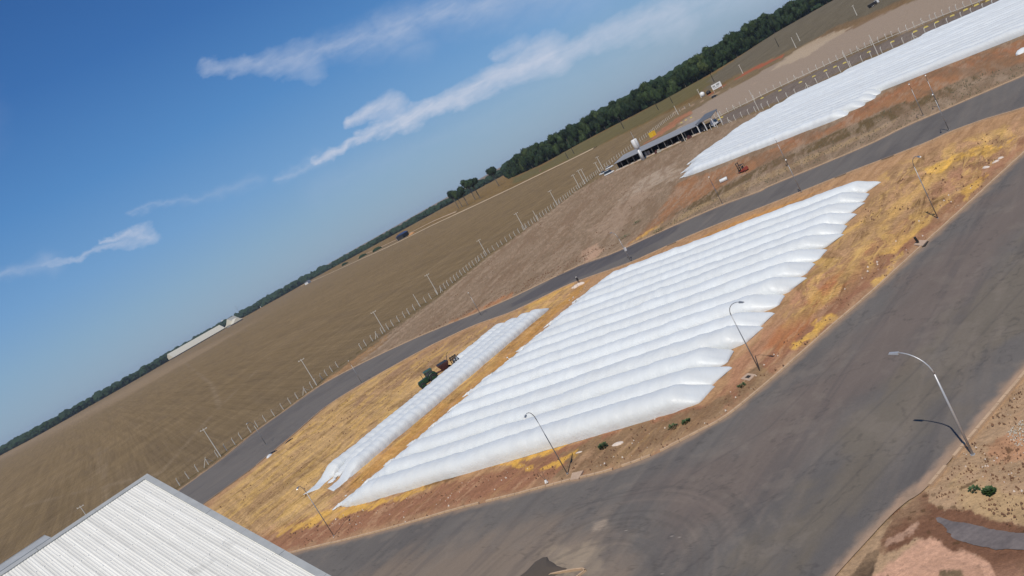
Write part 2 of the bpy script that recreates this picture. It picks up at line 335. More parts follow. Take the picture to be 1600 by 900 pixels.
# ------------------------------------------------------------------ road outlines (surveyed)
UP_T = GP([(150, 862), (240, 794), (280, 766), (350, 715), (400, 674), (445, 642), (500, 603), (557, 572), (600, 551), (650, 528), (700, 507), (750, 487), (800, 465), (850, 441), (905, 415), (950, 399), (980, 386), (1037, 360), (1087, 338), (1130, 320), (1190, 298), (1200, 292), (1275, 261), (1360, 225), (1412, 199), (1475, 172), (1537, 145), (1600, 118), (1700, 74)])
UP_B = GP([(240, 852), (280, 818), (320, 786), (400, 727), (457, 680), (507, 637), (562, 602), (625, 566), (675, 539), (737, 510), (800, 487), (850, 463), (890, 444), (940, 426), (985, 410), (1065, 374), (1125, 349), (1200, 320), (1250, 300), (1340, 264), (1437, 227), (1487, 205), (1537, 187), (1600, 168), (1700, 134)])
LO_T = GP([(250, 925), (400, 880), (457, 864), (550, 842), (625, 822), (712, 797), (800, 775), (892, 751), (950, 737), (1012, 715), (1050, 697), (1092, 675), (1137, 650), (1200, 599), (1245, 560), (1300, 511), (1372, 449), (1450, 377), (1525, 309), (1600, 240), (1800, 60)])
LO_B = GP([(250, 1500), (700, 1300), (1000, 1150), (1200, 1020), (1260, 950), (1307, 897), (1350, 850), (1387, 810), (1415, 785), (1450, 759), (1517, 680), (1600, 582), (1750, 402), (1900, 235)])
def resample(p, n):
    p = np.array(p); d = np.r_[0, np.cumsum(np.hypot(*np.diff(p, axis=0).T))]
    # smooth with Catmull-Rom through the surveyed points
    t = np.linspace(0, d[-1], n); i = np.clip(np.searchsorted(d, t, side='right')-1, 0, len(p)-2)
    u = (t-d[i])/(d[i+1]-d[i]); P = np.vstack([2*p[0]-p[1], p, 2*p[-1]-p[-2]]); a, b, c, e = P[i], P[i+1], P[i+2], P[i+3]; u = u[:, None]
    return .5*((2*b)+(-a+c)*u+(2*a-5*b+4*c-e)*u**2+(-a+3*b-3*c+e)*u**3)
UP_poly = [tuple(q) for q in resample(UP_T, 90)]+[tuple(q) for q in resample(UP_B, 90)[::-1]]
LO_poly = [tuple(q) for q in resample(LO_T, 70)]+[tuple(q) for q in resample(LO_B, 50)[::-1]]
# ------------------------------------------------------------------ colour of the earth and of the dust on the roads (base colour only)
Z = []     # (polygon px, rgb, edge softness m, edge noise m, noise size m, strength)
def zone(px, rgb, soft=.6, nz=1.0, ns=3.0, k=1.0, ang=None): Z.append((GP(px), rgb, soft, nz, ns, k, ang))
zone([(-200, 840), (0, 712), (150, 628), (270, 562), (450, 458), (506, 429), (560, 405), (617, 378), (676, 350), (760, 312), (900, 245), (930, 230), (1100, 150), (1340, -20), (1000, -90), (-200, 690)], (134, 118, 96), 8, 20, 90, .55)
zone([(800, 280), (850, 257), (912, 222), (1000, 176), (1075, 135), (1140, 102), (1225, 50), (1226, 55), (1140, 112), (1080, 152), (1010, 190), (930, 230), (860, 263), (800, 290)], (104, 100, 70), 3, 8, 25, .75)
zone([(1110, 120), (1212, 50), (1300, 0), (1440, -90), (1460, -20), (1350, 30), (1240, 75), (1160, 112), (1100, 145)], (112, 103, 86), 3, 6, 25, 1)
zone([(1040, 226), (1075, 178), (1120, 150), (1200, 107), (1250, 77), (1335, 40), (1425, 2), (1500, -30), (1700, -110), (1640, -50), (1540, 0), (1450, 35), (1380, 60), (1300, 97), (1200, 145), (1110, 186), (1060, 212)], (160, 142, 124), 1.5, 4, 12, 1)
zone([(1235, 85), (1300, 45), (1350, 25), (1420, -5), (1420, 2), (1350, 38), (1280, 68), (1245, 82)], (130, 105, 78), 2, 5, 10, .8)
zone([(1210, 108), (1260, 88), (1300, 62), (1330, 42), (1290, 55), (1240, 80)], (185, 165, 140), 1.5, 4, 10, .8)
zone([(1005, 226), (1037, 200), (1062, 181), (1085, 172), (1050, 200), (1020, 219)], (172, 120, 92), 1, 3, 9, .9)
zone([(1100, 152), (1140, 128), (1180, 104), (1232, 82), (1225, 88), (1190, 104), (1135, 131), (1108, 150)], (166, 98, 74), 1, 2.5, 9, .95)
zone([(560, 566), (605, 522), (687, 463), (768, 399), (900, 299), (950, 271), (1010, 250), (1110, 203), (1205, 168), (1252, 147), (1350, 97), (1450, 57), (1570, 10), (1700, -40), (1700, 76), (1537, 147), (1475, 174), (1355, 227), (1190, 301), (1087, 339), (980, 388), (905, 417), (800, 467), (700, 509), (600, 553)], (149, 127, 107), .8, 1.2, 6, 1)
zone([(1110, 190), (1200, 148), (1300, 100), (1450, 38), (1545, 1), (1640, -36), (1640, -14), (1570, 6), (1450, 52), (1350, 92), (1252, 142), (1205, 163), (1130, 195)], (124, 112, 102), .5, .4, 6, 1)
zone([(1040, 320), (1065, 284), (1225, 226), (1300, 200), (1360, 160), (1450, 108), (1600, 62), (1700, 20), (1700, 60), (1500, 135), (1380, 172), (1280, 216), (1180, 262), (1110, 302), (1060, 335), (1000, 372), (985, 380)], (166, 122, 92), 1.5, 3, 8, 1)
zone([(1210, 226), (1300, 196), (1360, 161), (1450, 118), (1600, 66), (1600, 76), (1420, 135), (1330, 190), (1240, 226)], (172, 116, 86), 1.5, 3, 7, .5)
zone([(1050, 337), (1100, 306), (1180, 265), (1270, 225), (1350, 186), (1440, 150), (1525, 116), (1532, 120), (1480, 150), (1400, 185), (1330, 213), (1230, 250), (1150, 290), (1085, 327)], (112, 94, 70), .8, 2.5, 5, .95)
zone([(1000, 372), (1060, 337), (1150, 294), (1250, 250), (1340, 213), (1400, 188), (1395, 194), (1300, 238), (1200, 280), (1100, 325), (1020, 368)], (176, 148, 114), .4, .8, 3, .75)
zone([(990, 285), (1040, 262), (1066, 262), (1050, 280), (1010, 298), (985, 310)], (190, 170, 152), 2, 5, 6, .7)
zone([(950, 330), (1000, 300), (1010, 312), (975, 345), (940, 375), (925, 372)], (176, 150, 130), 2, 6, 7, .6)
zone([(910, 388), (930, 384), (942, 388), (930, 402), (915, 410), (905, 404)], (196, 160, 136), .6, 1.5, 3, .9)
zone([(985, 380), (1000, 369), (1035, 348), (1030, 354), (1003, 371), (992, 378)], (224, 172, 96), .3, .5, 2, .9)
zone([(250, 790), (345, 716), (400, 673), (445, 640), (512, 592), (565, 553), (605, 524), (606, 530), (565, 566), (500, 604), (445, 643), (350, 718), (260, 790)], (160, 126, 92), .5, 1.0, 3, .9)
zone([(700, 504), (740, 485), (800, 458), (800, 465), (745, 489), (700, 508)], (182, 128, 92), .4, 1.2, 3, .9)
# the island between the two roads
ISL = UP_B+LO_T[::-1]
Z.append((ISL, (186, 146, 108), .3, .2, 3, 1, None))
zone([(300, 815), (400, 730), (457, 683), (520, 628), (600, 580), (700, 545), (760, 512), (800, 492), (660, 610), (560, 690), (500, 752), (522, 792), (480, 806), (440, 822), (380, 838), (330, 842)], (198, 162, 114), .8, 1.6, 3, .9, 42)
zone([(540, 640), (610, 580), (680, 543), (760, 508), (800, 492), (715, 548), (650, 590), (600, 612), (560, 650)], (168, 134, 104), 1, 2, 4, .9, 42)
zone([(720, 600), (862, 485), (915, 440), (900, 465), (840, 520), (800, 565), (740, 610), (650, 690), (560, 765), (530, 775), (600, 710)], (196, 146, 84), .6, 1.2, 3, .9)
zone([(300, 880), (440, 826), (520, 800), (600, 782), (640, 776), (720, 752), (820, 725), (900, 690), (1000, 655), (1110, 632), (1180, 570), (1250, 500), (1310, 430), (1400, 350), (1480, 300), (1560, 235), (1640, 190), (1600, 240), (1525, 309), (1372, 449), (1245, 560), (1137, 650), (1092, 675), (1012, 715), (892, 751), (625, 822), (457, 864), (380, 890)], (160, 116, 90), .5, 1.0, 2.5, 1)
zone([(1125, 600), (1160, 560), (1190, 520), (1230, 470), (1260, 440), (1300, 420), (1330, 400), (1290, 450), (1240, 500), (1190, 560), (1140, 610)], (188, 140, 108), .8, 1, 3, .95)
zone([(1230, 500), (1290, 445), (1360, 380), (1420, 340), (1400, 370), (1330, 440), (1270, 500), (1235, 540), (1190, 580)], (184, 118, 76), .8, 1.2, 3, .7)
zone([(870, 748), (890, 708), (920, 690), (1000, 662), (1100, 640), (1150, 612), (1175, 575), (1190, 570), (1200, 596), (1137, 648), (1092, 673), (1012, 713), (950, 733)], (146, 120, 92), .5, 1.2, 2.0, .9)
zone([(1255, 525), (1275, 508), (1298, 492), (1308, 500), (1280, 520), (1245, 545), (1235, 545)], (226, 178, 90), .3, .8, 1.5, .95)
zone([(1365, 440), (1385, 420), (1410, 395), (1405, 415), (1385, 435), (1370, 445)], (226, 180, 96), .3, .9, 1.5, .95)
zone([(1395, 385), (1430, 358), (1455, 335), (1480, 310), (1498, 297), (1472, 325), (1450, 350), (1420, 378), (1400, 395), (1370, 400), (1380, 390)], (232, 182, 98), .3, .5, 2, .95)
zone([(1330, 395), (1380, 330), (1420, 300), (1470, 265), (1500, 250), (1440, 300), (1400, 340), (1360, 390), (1320, 440), (1290, 470), (1300, 440)], (206, 164, 104), 1, 2, 3, .8, 40)
zone([(1445, 300), (1490, 265), (1540, 240), (1590, 222), (1600, 235), (1540, 270), (1500, 295), (1465, 318)], (180, 134, 104), .8, 1.5, 3, .9)
zone([(1455, 262), (1500, 240), (1540, 222), (1572, 216), (1580, 228), (1550, 240), (1530, 245), (1500, 252), (1470, 268)], (238, 186, 92), .4, 1.6, 2.5, .95)
zone([(1500, 300), (1540, 270), (1560, 268), (1535, 290), (1510, 312)], (228, 178, 92), .3, .9, 2, .9)
zone([(1375, 290), (1440, 255), (1530, 215), (1600, 185), (1640, 175), (1600, 200), (1520, 228), (1440, 265), (1385, 300)], (196, 152, 116), .8, 1, 3, .8)
zone([(820, 478), (860, 458), (895, 440), (900, 443), (860, 466), (822, 484)], (226, 178, 98), .25, .3, 2, .95)
zone([(935, 446), (985, 422), (1060, 388), (1125, 358), (1200, 328), (1300, 290), (1240, 318), (1125, 366), (1050, 402), (990, 430), (950, 450)], (208, 152, 90), .5, .7, 2.5, .85, 35)
zone([(770, 728), (800, 718), (850, 702), (905, 682), (950, 662), (925, 678), (890, 694), (850, 712), (815, 722), (835, 735), (870, 722), (900, 704), (905, 708), (872, 728), (832, 736)], (226, 176, 88), .2, .5, 1.2, .95)
zone([(520, 796), (560, 788), (600, 782), (680, 755), (660, 770), (600, 788), (560, 800), (520, 812), (470, 826), (430, 838), (440, 826)], (224, 176, 92), .25, 1.1, 1.6, .9)
zone([(560, 786), (620, 766), (680, 748), (740, 735), (700, 752), (640, 766), (590, 782)], (106, 84, 60), .3, .7, 1.5, .8)
# beyond the near road's right kerb
RB = LO_B[5:]+[(220, 60), (120, -20), (40, -20), (0, 20)]
Z.append((RB, (183, 152, 120), .3, .2, 2, 1, None))
zone([(1510, 740), (1560, 690), (1640, 600), (1700, 700), (1640, 730), (1560, 760)], (176, 146, 114), .5, 1.5, 2, .8)
zone([(1540, 710), (1600, 650), (1680, 640), (1640, 720), (1560, 735)], (192, 142, 108), .5, 1.5, 1.5, .7)
zone([(1450, 760), (1500, 790), (1560, 812), (1640, 828), (1700, 780), (1560, 760), (1500, 745)], (190, 160, 118), .4, 1, 1.6, .7)
zone([(1395, 870), (1435, 838), (1480, 842), (1540, 870), (1640, 900), (1640, 1050), (1250, 1050), (1320, 920), (1365, 895)], (206, 162, 134), .25, .4, 1.5, 1)
zone([(1395, 800), (1440, 764), (1452, 786), (1500, 800), (1560, 812), (1640, 832), (1640, 886), (1570, 884), (1510, 868), (1470, 842), (1440, 838), (1425, 845), (1405, 855), (1380, 872), (1375, 858), (1385, 830)], (126, 92, 72), .15, .4, 1.0, 1)
zone([(1385, 842), (1410, 830), (1438, 812), (1432, 826), (1410, 842), (1385, 856)], (186, 150, 126), .1, .25, .8, .9)
zone([(1325, 905), (1352, 868), (1366, 858), (1376, 864), (1368, 885), (1362, 915), (1330, 930)], (84, 70, 58), .1, .2, .6, .95)
zone([(1470, 895), (1490, 888), (1510, 893), (1500, 905), (1480, 906)], (110, 96, 72), .1, .2, .6, .9)
# colour on the roads
ZR = []
def zr(px, rgb, soft, nz, ns, k): ZR.append((GP(px), rgb, soft, nz, ns, k, None))
zr([(480, 960), (560, 896), (660, 862), (760, 838), (850, 815), (925, 818), (960, 850), (990, 905), (1000, 990), (700, 1200)], (142, 126, 110), 3, 2, 3, .7)
zr([(845, 880), (860, 862), (905, 850), (925, 838), (950, 850), (950, 880), (915, 893), (880, 890)], (172, 155, 132), .9, 1.2, 1.2, .6)
zr([(925, 815), (950, 808), (952, 825), (930, 826)], (182, 164, 144), .3, .4, .8, .6)
zr([(1000, 760), (1150, 690), (1300, 570), (1420, 440), (1600, 260), (1700, 160), (1700, 260), (1500, 470), (1350, 640), (1200, 760), (1080, 840)], (122, 108, 99), 3, 2, 4, .6)
zr([(1100, 900), (1250, 770), (1400, 590), (1600, 380), (1700, 280), (1700, 400), (1500, 620), (1350, 780), (1200, 930)], (122, 112, 97), 2, 2, 3, .6)
zr([(1290, 910), (1350, 838), (1415, 768), (1450, 742), (1520, 664), (1600, 570), (1700, 450), (1700, 500), (1450, 790), (1300, 960)], (190, 158, 132), .35, .25, .9, .85)
zr([(900, 415), (990, 380), (1060, 350), (1060, 360), (990, 396), (900, 436), (800, 480), (800, 474)], (86, 84, 88), .5, .4, 3, .6)
def paint(x, y, what):
    n = x.shape[0]; D = np.hypot(x, y); C = np.empty((n, 3))
    def cc(c): return np.array(alb(c))
    def over(col, a): C[:] = C*(1-a[:, None])+np.asarray(col)*a[:, None]
    if what == 'ground':
        big = fbm(x/70, y/70, 3, 5, .6); st = streak(x, y, 118, 60, 5, 9, 4); st2 = streak(x, y, 58, 90, 7, 12, 4)
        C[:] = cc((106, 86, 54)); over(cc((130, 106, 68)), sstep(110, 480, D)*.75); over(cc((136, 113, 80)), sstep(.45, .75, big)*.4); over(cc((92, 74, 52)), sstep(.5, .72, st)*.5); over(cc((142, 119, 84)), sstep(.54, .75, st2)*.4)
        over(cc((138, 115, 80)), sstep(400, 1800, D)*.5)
        sp = streak(x, y, 12, 30, 2.0, 31, 4); over(cc((92, 78, 62)), sstep(.55, .72, sp)*.25*(D < 600))
        # faint wheel tracks crossing the field
        for tr in ([(40, 790), (160, 760), (250, 740), (330, 650), (420, 560)], [(165, 700), (163, 760), (170, 790)], [(156, 700), (154, 740)], [(170, 650), (240, 600), (300, 570)], [(280, 480+80), (330, 600), (345, 640)]):
            d = dline(GP(tr), x, y); over(cc((142, 122, 96)), (1-sstep(.4, 2.2, np.abs(d)))*.75*sstep(.3, .55, fbm(x/9, y/9, 77)))
    else:
        C[:] = cc((114, 109, 104)); over(cc((97, 93, 91)), sstep(.45, .75, fbm(x/9, y/9, 5))*.5)
    for (poly, rgb, soft, nz, ns, k, ang) in (Z if what == 'ground' else ZR):
        px = np.array(poly); m = 6*max(nz, soft); bb = (x > px[:, 0].min()-m) & (x < px[:, 0].max()+m) & (y > px[:, 1].min()-m) & (y < px[:, 1].max()+m)
        if not bb.any(): continue
        xs, ys = x[bb], y[bb]; d = sdf(poly, xs, ys)
        w = streak(xs, ys, 42, ns*3, ns*.7, 21, 5, .65) if ang is not None else streak(xs, ys, 35, ns*1.5, ns*.8, 21+int(ns*7), 5, .62)
        a = (1-sstep(-soft, soft, d+(w-.5)*4*nz))*k
        C[bb] = C[bb]*(1-a[:, None])+cc(rgb)*a[:, None]
    if what == 'ground':
        # streaky husk and dust over the island
        isl = sdf(ISL, x, y); ii = isl < 1.5; xs, ys = x[ii], y[ii]; ci = C[ii]
        wx = xs+(fbm(xs/8, ys/8, 35)-.5)*7; wy = ys+(fbm(xs/8, ys/8, 36)-.5)*7
        s1 = streak(wx, wy, 48, 8, 2.2, 41, 5, .6); s2 = streak(wx, wy, 40, 12, 4.0, 52, 5, .6); s3 = streak(wx, wy, 52, 7, 1.8, 63, 4, .6)
        tl = sdf(GP([(300, 830), (457, 680), (600, 575), (800, 490), (905, 445), (560, 760), (440, 830)]), xs, ys); wl = 1-sstep(-2, 3, tl)
        tr_ = sdf(GP([(1400, 262), (1500, 225), (1600, 190), (1560, 235), (1440, 345), (1330, 440), (1240, 500), (1220, 460)]), xs, ys); wr = (1-sstep(-1, 4, tr_))
        ww = np.maximum(wl, wr)
        for s, t0, t1, c, k in ((s1, .53, .66, (140, 110, 76), .65), (s2, .5, .66, (168, 134, 98), .7), (s3, .52, .72, (222, 180, 104), .55), (1-s1, .55, .75, (214, 170, 102), .5)):
            a = sstep(t0, t1, s)*k*ww; ci = ci*(1-a[:, None])+cc(c)*a[:, None]
        s4 = streak(xs, ys, 38, 4, .8, 71, 5, .65); a = sstep(.5, .68, s4)*.4*(1-ww); ci = ci*(1-a[:, None])+cc((138, 104, 78))*a[:, None]
        a = sstep(.58, .7, streak(xs, ys, 38, 5, .9, 81, 4))*.45*(1-ww*.6); ci = ci*(1-a[:, None])+cc((206, 166, 130))*a[:, None]; C[ii] = ci
        # bare yard: raked tracks and blotches
        yd = sdf(Z[8][0], x, y); jj = yd < 2; xs, ys = x[jj], y[jj]; ci = C[jj]*np.array([.97, .98, .93])
        for sd_, an, lo_, wi_, c, k, t0 in ((91, 62, 16, 1.6, (176, 153, 130), .45, .53), (92, 30, 12, 1.3, (126, 104, 82), .4, .53), (93, 48, 7, .9, (172, 146, 122), .5, .55), (94, 70, 25, 3, (132, 108, 86), .5, .52)):
            a = sstep(t0, t0+.14, streak(xs, ys, an, lo_, wi_, sd_, 5, .65))*k; ci = ci*(1-a[:, None])+cc(c)*a[:, None]
        C[jj] = ci
        # wheel tracks beside the boundary fence and pale farm tracks
        for pts, wd, c, k in (([(560, 568), (600, 538), (690, 463), (768, 399), (835, 354), (900, 300)], .8, (176, 154, 130), .7), 
                              ([(1048, 178), (1100, 157), (1130, 140)], 1.5, (190, 160, 134), .6), ([(1010, 237), (1060, 200), (1110, 168), (1180, 130)], 1.2, (184, 160, 138), .6)):
            d = dline(GP(pts), x, y); wv = wd*(1 if wd < 2 else 1+D*0); a = (1-sstep(wv*.5, wv*1.3, d))*k; over(cc(c), a)
        # rough verge by the kerbs
        for poly in (UP_poly, LO_poly):
            d = sdf(poly, x, y); a = (1-sstep(.5, 2.2, d+(fbm(x/1.2, y/1.2, 88)-.5)*3))*.5; over(cc((176, 146, 114)), a*(d > 0)*(D < 500))
        ft = dline(FENCE, x, y); over(cc((88, 80, 52)), (1-sstep(.2, 1.3, ft+(fbm(x/1.5, y/1.5, 99)-.5)*2))*.6*(D < 700))
        pe = dline(GP([(-40, 738), (100, 662), (200, 610), (270, 575)]), x, y); over(cc((160, 138, 112)), (1-sstep(60, 260, pe))*.5)
        m = fbm(x/.9, y/.9, 101, 3); over(C*.8, sstep(.5, .75, m)*.6*(D < 260))
        sdots = vn(x/.45, y/.45, 131); rb = 1-sstep(-1, 1, sdf(RB, x, y)); cl_ = fbm(x/3, y/3, 133); over(cc((92, 70, 50)), (sdots > .86)*rb*sstep(.42, .6, cl_)*.7)
    else:
        # dust film, seams and tyre scuffs
        lo = sdf(LO_poly, x, y) < 1
        along = streak(x, y, 48, 16, .8, 201, 5, .6)
        a = sstep(.5, .8, along)*.22; over(cc((138, 126, 114)), a); a = sstep(.55, .72, streak(x, y, 40, 22, 1.1, 207, 4))*.5; over(cc((92, 88, 88)), a*.6)
        for (qx, qy, rr) in ((900, 960, (5, 20)), (1500, 300, (1, 6))):
            gx, gy = G(qx, qy) if qy < 930 else G(900, 935); r = np.hypot(x-gx, y-gy); th = np.arctan2(y-gy, x-gx)
            rn = fbm(r/.55, th*1.3, 300+qx, 4, .6); wgt = sstep(rr[0]*.6, rr[0]*1.3, r)*(1-sstep(rr[1]*.5, rr[1], r))
            over(cc((154, 138, 124)), sstep(.5, .8, rn)*.18*wgt); over(cc((90, 86, 82)), sstep(.55, .7, fbm(r/.4, th*1.1, 500+qx, 4, .6))*.28*wgt)
        for pts in ([(1060, 900), (1250, 745), (1420, 590), (1600, 400)], [(1180, 900), (1330, 750), (1500, 560), (1600, 450)], [(900, 790), (1050, 760), (1200, 670), (1330, 540)], [(1290, 830), (1380, 735), (1500, 610)]):
            d = dline(GP(pts), x, y); over(cc((84, 80, 80)), (1-sstep(.03, .22, d))*.25*lo)
        for (qx, qy) in ((1420, 560), (1470, 660)):
            pass
        cr_ = np.abs(fbm(x/5.5, y/5.5, 901, 5, .6)-.5); over(cc((74, 71, 70)), (1-sstep(.0, .012, cr_))*.35*lo)
        pt_ = fbm(x/2.6, y/2.6, 905, 5, .65); over(cc((136, 126, 115)), sstep(.56, .7, pt_)*.3*lo)
        edge = np.minimum(dline(list(UP_T), x, y), np.minimum(dline(list(UP_B), x, y), np.minimum(dline(list(LO_T), x, y), dline(list(LO_B), x, y))))
        over(cc((168, 142, 118)), (1-sstep(.1, 1.1, edge+(fbm(x/1.1, y/1.1, 400)-.5)*1.0))*.55)
        g = dline(GP([(850, 440), (905, 420), (985, 388)]), x, y); over(cc((78, 76, 80)), (1-sstep(.3, 1.2, g))*.45)
        sp = vn(x/.22, y/.22, 611); sw = 1-sstep(3, 9, np.hypot(x-G(1010, 835)[0], y-G(1010, 835)[1])); over(cc((205, 195, 180)), (sp > .975)*sw*.5)
    return np.clip(C, .008, .9)
def set_col(me, C, mask=None):
    at = me.color_attributes.new('Col', 'FLOAT_COLOR', 'POINT'); buf = np.ones((len(C), 4), np.float32); buf[:, :3] = C; buf[:, 3] = 1.0 if mask is None else mask; at.data.foreach_set('color', buf.ravel())
def grid_mesh(name, V, nu, nv, material, smooth=True):
    i = np.arange(nu-1)[:, None]*nv+np.arange(nv-1)[None, :]; F = np.stack([i, i+nv, i+nv+1, i+1], -1).reshape(-1, 4)
    me = bpy.data.meshes.new(name); me.vertices.add(len(V)); me.vertices.foreach_set('co', V.astype(np.float32).ravel())
    me.loops.add(F.size); me.loops.foreach_set('vertex_index', F.astype(np.int32).ravel()); me.polygons.add(len(F))
    me.polygons.foreach_set('loop_start', np.arange(0, F.size, 4, dtype=np.int32)); me.update(calc_edges=True)
    me.materials.append(material)
    if smooth: me.polygons.foreach_set('use_smooth', np.ones(len(F), bool))
    return me
FENCE = GP([(215, 806), (281, 759), (345, 712), (405, 667), (422, 655), (445, 639), (486, 609), (512, 587), (532, 572), (565, 547), (605, 517), (660, 477), (687, 459), (761, 399), (820, 359), (871, 321), (906, 294), (942, 266)])
# ------------------------------------------------------------------ ground: one sheet out to the horizon
th = np.r_[np.linspace(-math.pi, -.80, 50)[:-1], np.linspace(-.80, .80, 1150), np.linspace(.80, math.pi, 50)[1:]]
phi = np.r_[np.linspace(1.45, .66, 14)[:-1], np.linspace(.66, .0145, 470), [.011, .008, .005, .003, .0015]]
rad = np.r_[0.5, H/np.tan(phi)]
T, R = np.meshgrid(th, rad, indexing='ij'); gx = (R*np.sin(T)).ravel(); gy = (R*np.cos(T)).ravel()
cell = (np.gradient(rad)[None, :]*np.ones_like(T)).ravel()
dU = sdf(UP_poly, gx, gy); dL = sdf(LO_poly, gx, gy); dr = np.minimum(dU, dL)
near = (np.hypot(gx, gy) < 600)
rise = sstep(.05, 1.4, dr-.35*np.minimum(cell, 3))
isl_d = sdf(ISL, gx, gy)
relief = (fbm(gx/2.2, gy/2.2, 7, 4)-.45)*.22+(fbm(gx/12, gy/12, 8, 3)-.5)*.25
gz = np.where(near, -.07+rise*(.10+np.clip(relief, -.03, .5)), 0.0)
gz = np.where(near, gz, (fbm(gx/300, gy/300, 5, 3)-.5)*1.0*sstep(600, 1200, np.hypot(gx, gy)))
PUD = GP([(1462, 812), (1470, 808), (1486, 813), (1510, 816), (1540, 824), (1580, 832), (1640, 840), (1640, 872), (1600, 860), (1560, 859), (1530, 853), (1505, 846), (1490, 842), (1480, 830)])
pd = sdf(PUD, gx, gy)+(fbm(gx/.9, gy/.9, 66, 4)-.5)*1.6; pk = 1-sstep(-.25, .5, pd); gz = np.where(near, gz*(1-pk)+(-.04)*pk, gz)
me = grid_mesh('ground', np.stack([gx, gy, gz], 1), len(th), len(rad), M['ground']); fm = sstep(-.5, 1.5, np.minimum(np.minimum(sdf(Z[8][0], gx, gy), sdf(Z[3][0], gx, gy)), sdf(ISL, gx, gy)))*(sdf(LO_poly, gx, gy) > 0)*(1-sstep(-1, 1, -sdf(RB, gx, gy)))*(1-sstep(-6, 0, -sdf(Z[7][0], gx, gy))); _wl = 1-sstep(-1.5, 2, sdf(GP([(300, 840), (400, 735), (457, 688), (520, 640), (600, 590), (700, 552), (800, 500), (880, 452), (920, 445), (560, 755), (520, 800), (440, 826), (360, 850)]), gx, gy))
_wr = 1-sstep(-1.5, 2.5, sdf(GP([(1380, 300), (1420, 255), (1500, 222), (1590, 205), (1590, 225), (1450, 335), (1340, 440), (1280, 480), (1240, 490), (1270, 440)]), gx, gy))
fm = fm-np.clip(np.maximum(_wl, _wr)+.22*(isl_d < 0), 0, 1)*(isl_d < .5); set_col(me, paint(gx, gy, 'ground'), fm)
tag(link('ground', me), kind='structure')
def road(name, top, bot, n, m, z):
    a = resample(top, n); b = resample(bot, n); u = np.linspace(0, 1, m)[None, :, None]
    P = (a[:, None]*(1-u)+b[:, None]*u).reshape(-1, 2)
    me = grid_mesh(name, np.c_[P, np.full(len(P), z)], n, m, M['asphalt']); set_col(me, paint(P[:, 0], P[:, 1], 'road')); o = link(name, me); tag(o, kind='structure'); return o
r_up = road('service_road', UP_T, UP_B, 900, 34, -.005)
r_lo = road('corner_road', LO_T, LO_B, 700, 260, 0.0)
def bank(name, px, w, h, col):
    c = resample(GP(px), 160); t_ = np.gradient(c, axis=0); t_ /= np.hypot(*t_.T)[:, None]; n_ = np.c_[-t_[:, 1], t_[:, 0]]; P_ = []
    for i in range(160):
        for f_, z_ in ((-1, -.1), (-.6, h), (.6, h), (1, -.1)): hh = z_*(.75+.5*vn(np.array([i/3.]), np.array([0.]), 5)[0]) if z_ > 0 else z_; P_.append((c[i, 0]+n_[i, 0]*w/2*f_, c[i, 1]+n_[i, 1]*w/2*f_, hh+.3*(abs(c[i, 1]) > 600)))
    me = grid_mesh(name, np.array(P_), 160, 4, mat(name, alb(col), .95, nscale=[(.05, .12, None)]), False); tag(link(name, me), kind='structure')
bank('farm_track', [(470, 447), (506, 431.5), (560, 407), (617, 381), (676, 352), (760, 313), (850, 270), (900, 246), (930, 231)], 7, .42, (190, 167, 134))
bank('side_track', [(560, 402), (617, 376), (676, 346.5), (715, 330)], 7, .45, (186, 160, 132))
# kerbs: cast concrete lengths laid end to end
def kerb(parent, line, side, step, w=.22, h=.14, lim=300, vis=None, nm='kerb_stone'):
    L = resample(line, 400); d = np.r_[0, np.cumsum(np.hypot(*np.diff(L, axis=0).T))]; n = int(d[-1]/step); rest = MB(); cnt = 0; rng = random.Random(3)
    for i in range(n):
        if vis and not vis(i*step/d[-1]): continue
        if rng.random() < .02: continue
        p = [np.interp(t, d, L[:, 0]) for t in (i*step+.02, (i+1)*step-.02)], [np.interp(t, d, L[:, 1]) for t in (i*step+.02, (i+1)*step-.02)]
        a = Vector((p[0][0], p[1][0], 0)); b = Vector((p[0][1], p[1][1], 0)); t = (b-a).normalized(); nr = Vector((-t.y, t.x, 0))*side
        zz = h+rng.uniform(-.015, .015); ex = w*rng.uniform(.95, 1.05)
        A, B = a, b; A2, B2 = a+nr*ex, b+nr*ex; dz = Vector((0, 0, 1))
        bot = [A-dz*.1, B-dz*.1, B2-dz*.1, A2-dz*.1]; top = [A+nr*.02+dz*zz, B+nr*.02+dz*zz, B2+dz*zz, A2+dz*zz]
        if side < 0: bot = bot[::-1]; top = top[::-1]
        if cnt < lim: m_ = MB(); m_.hexa(bot, top); m_.build(nm, M['kerb'], parent); cnt += 1
        else: rest.hexa(bot, top)
    if rest.v: o = rest.build('kerb_run', M['kerb'], parent); tag(o, kind='stuff')
kb = tag(bpy.data.objects.new('kerb', None), kind='structure'); S.collection.objects.link(kb)
kerb(kb, LO_T, 1, 1.0, .24, .15, 150)
kerb(kb, LO_B[9:], -1, 1.0, .24, .14, 60)
kerb(kb, UP_T, 1, 2.0, .28, .13, 0)
kerb(kb, UP_B[3:], -1, 2.0, .2, .10, 0, nm='kerb_stone')
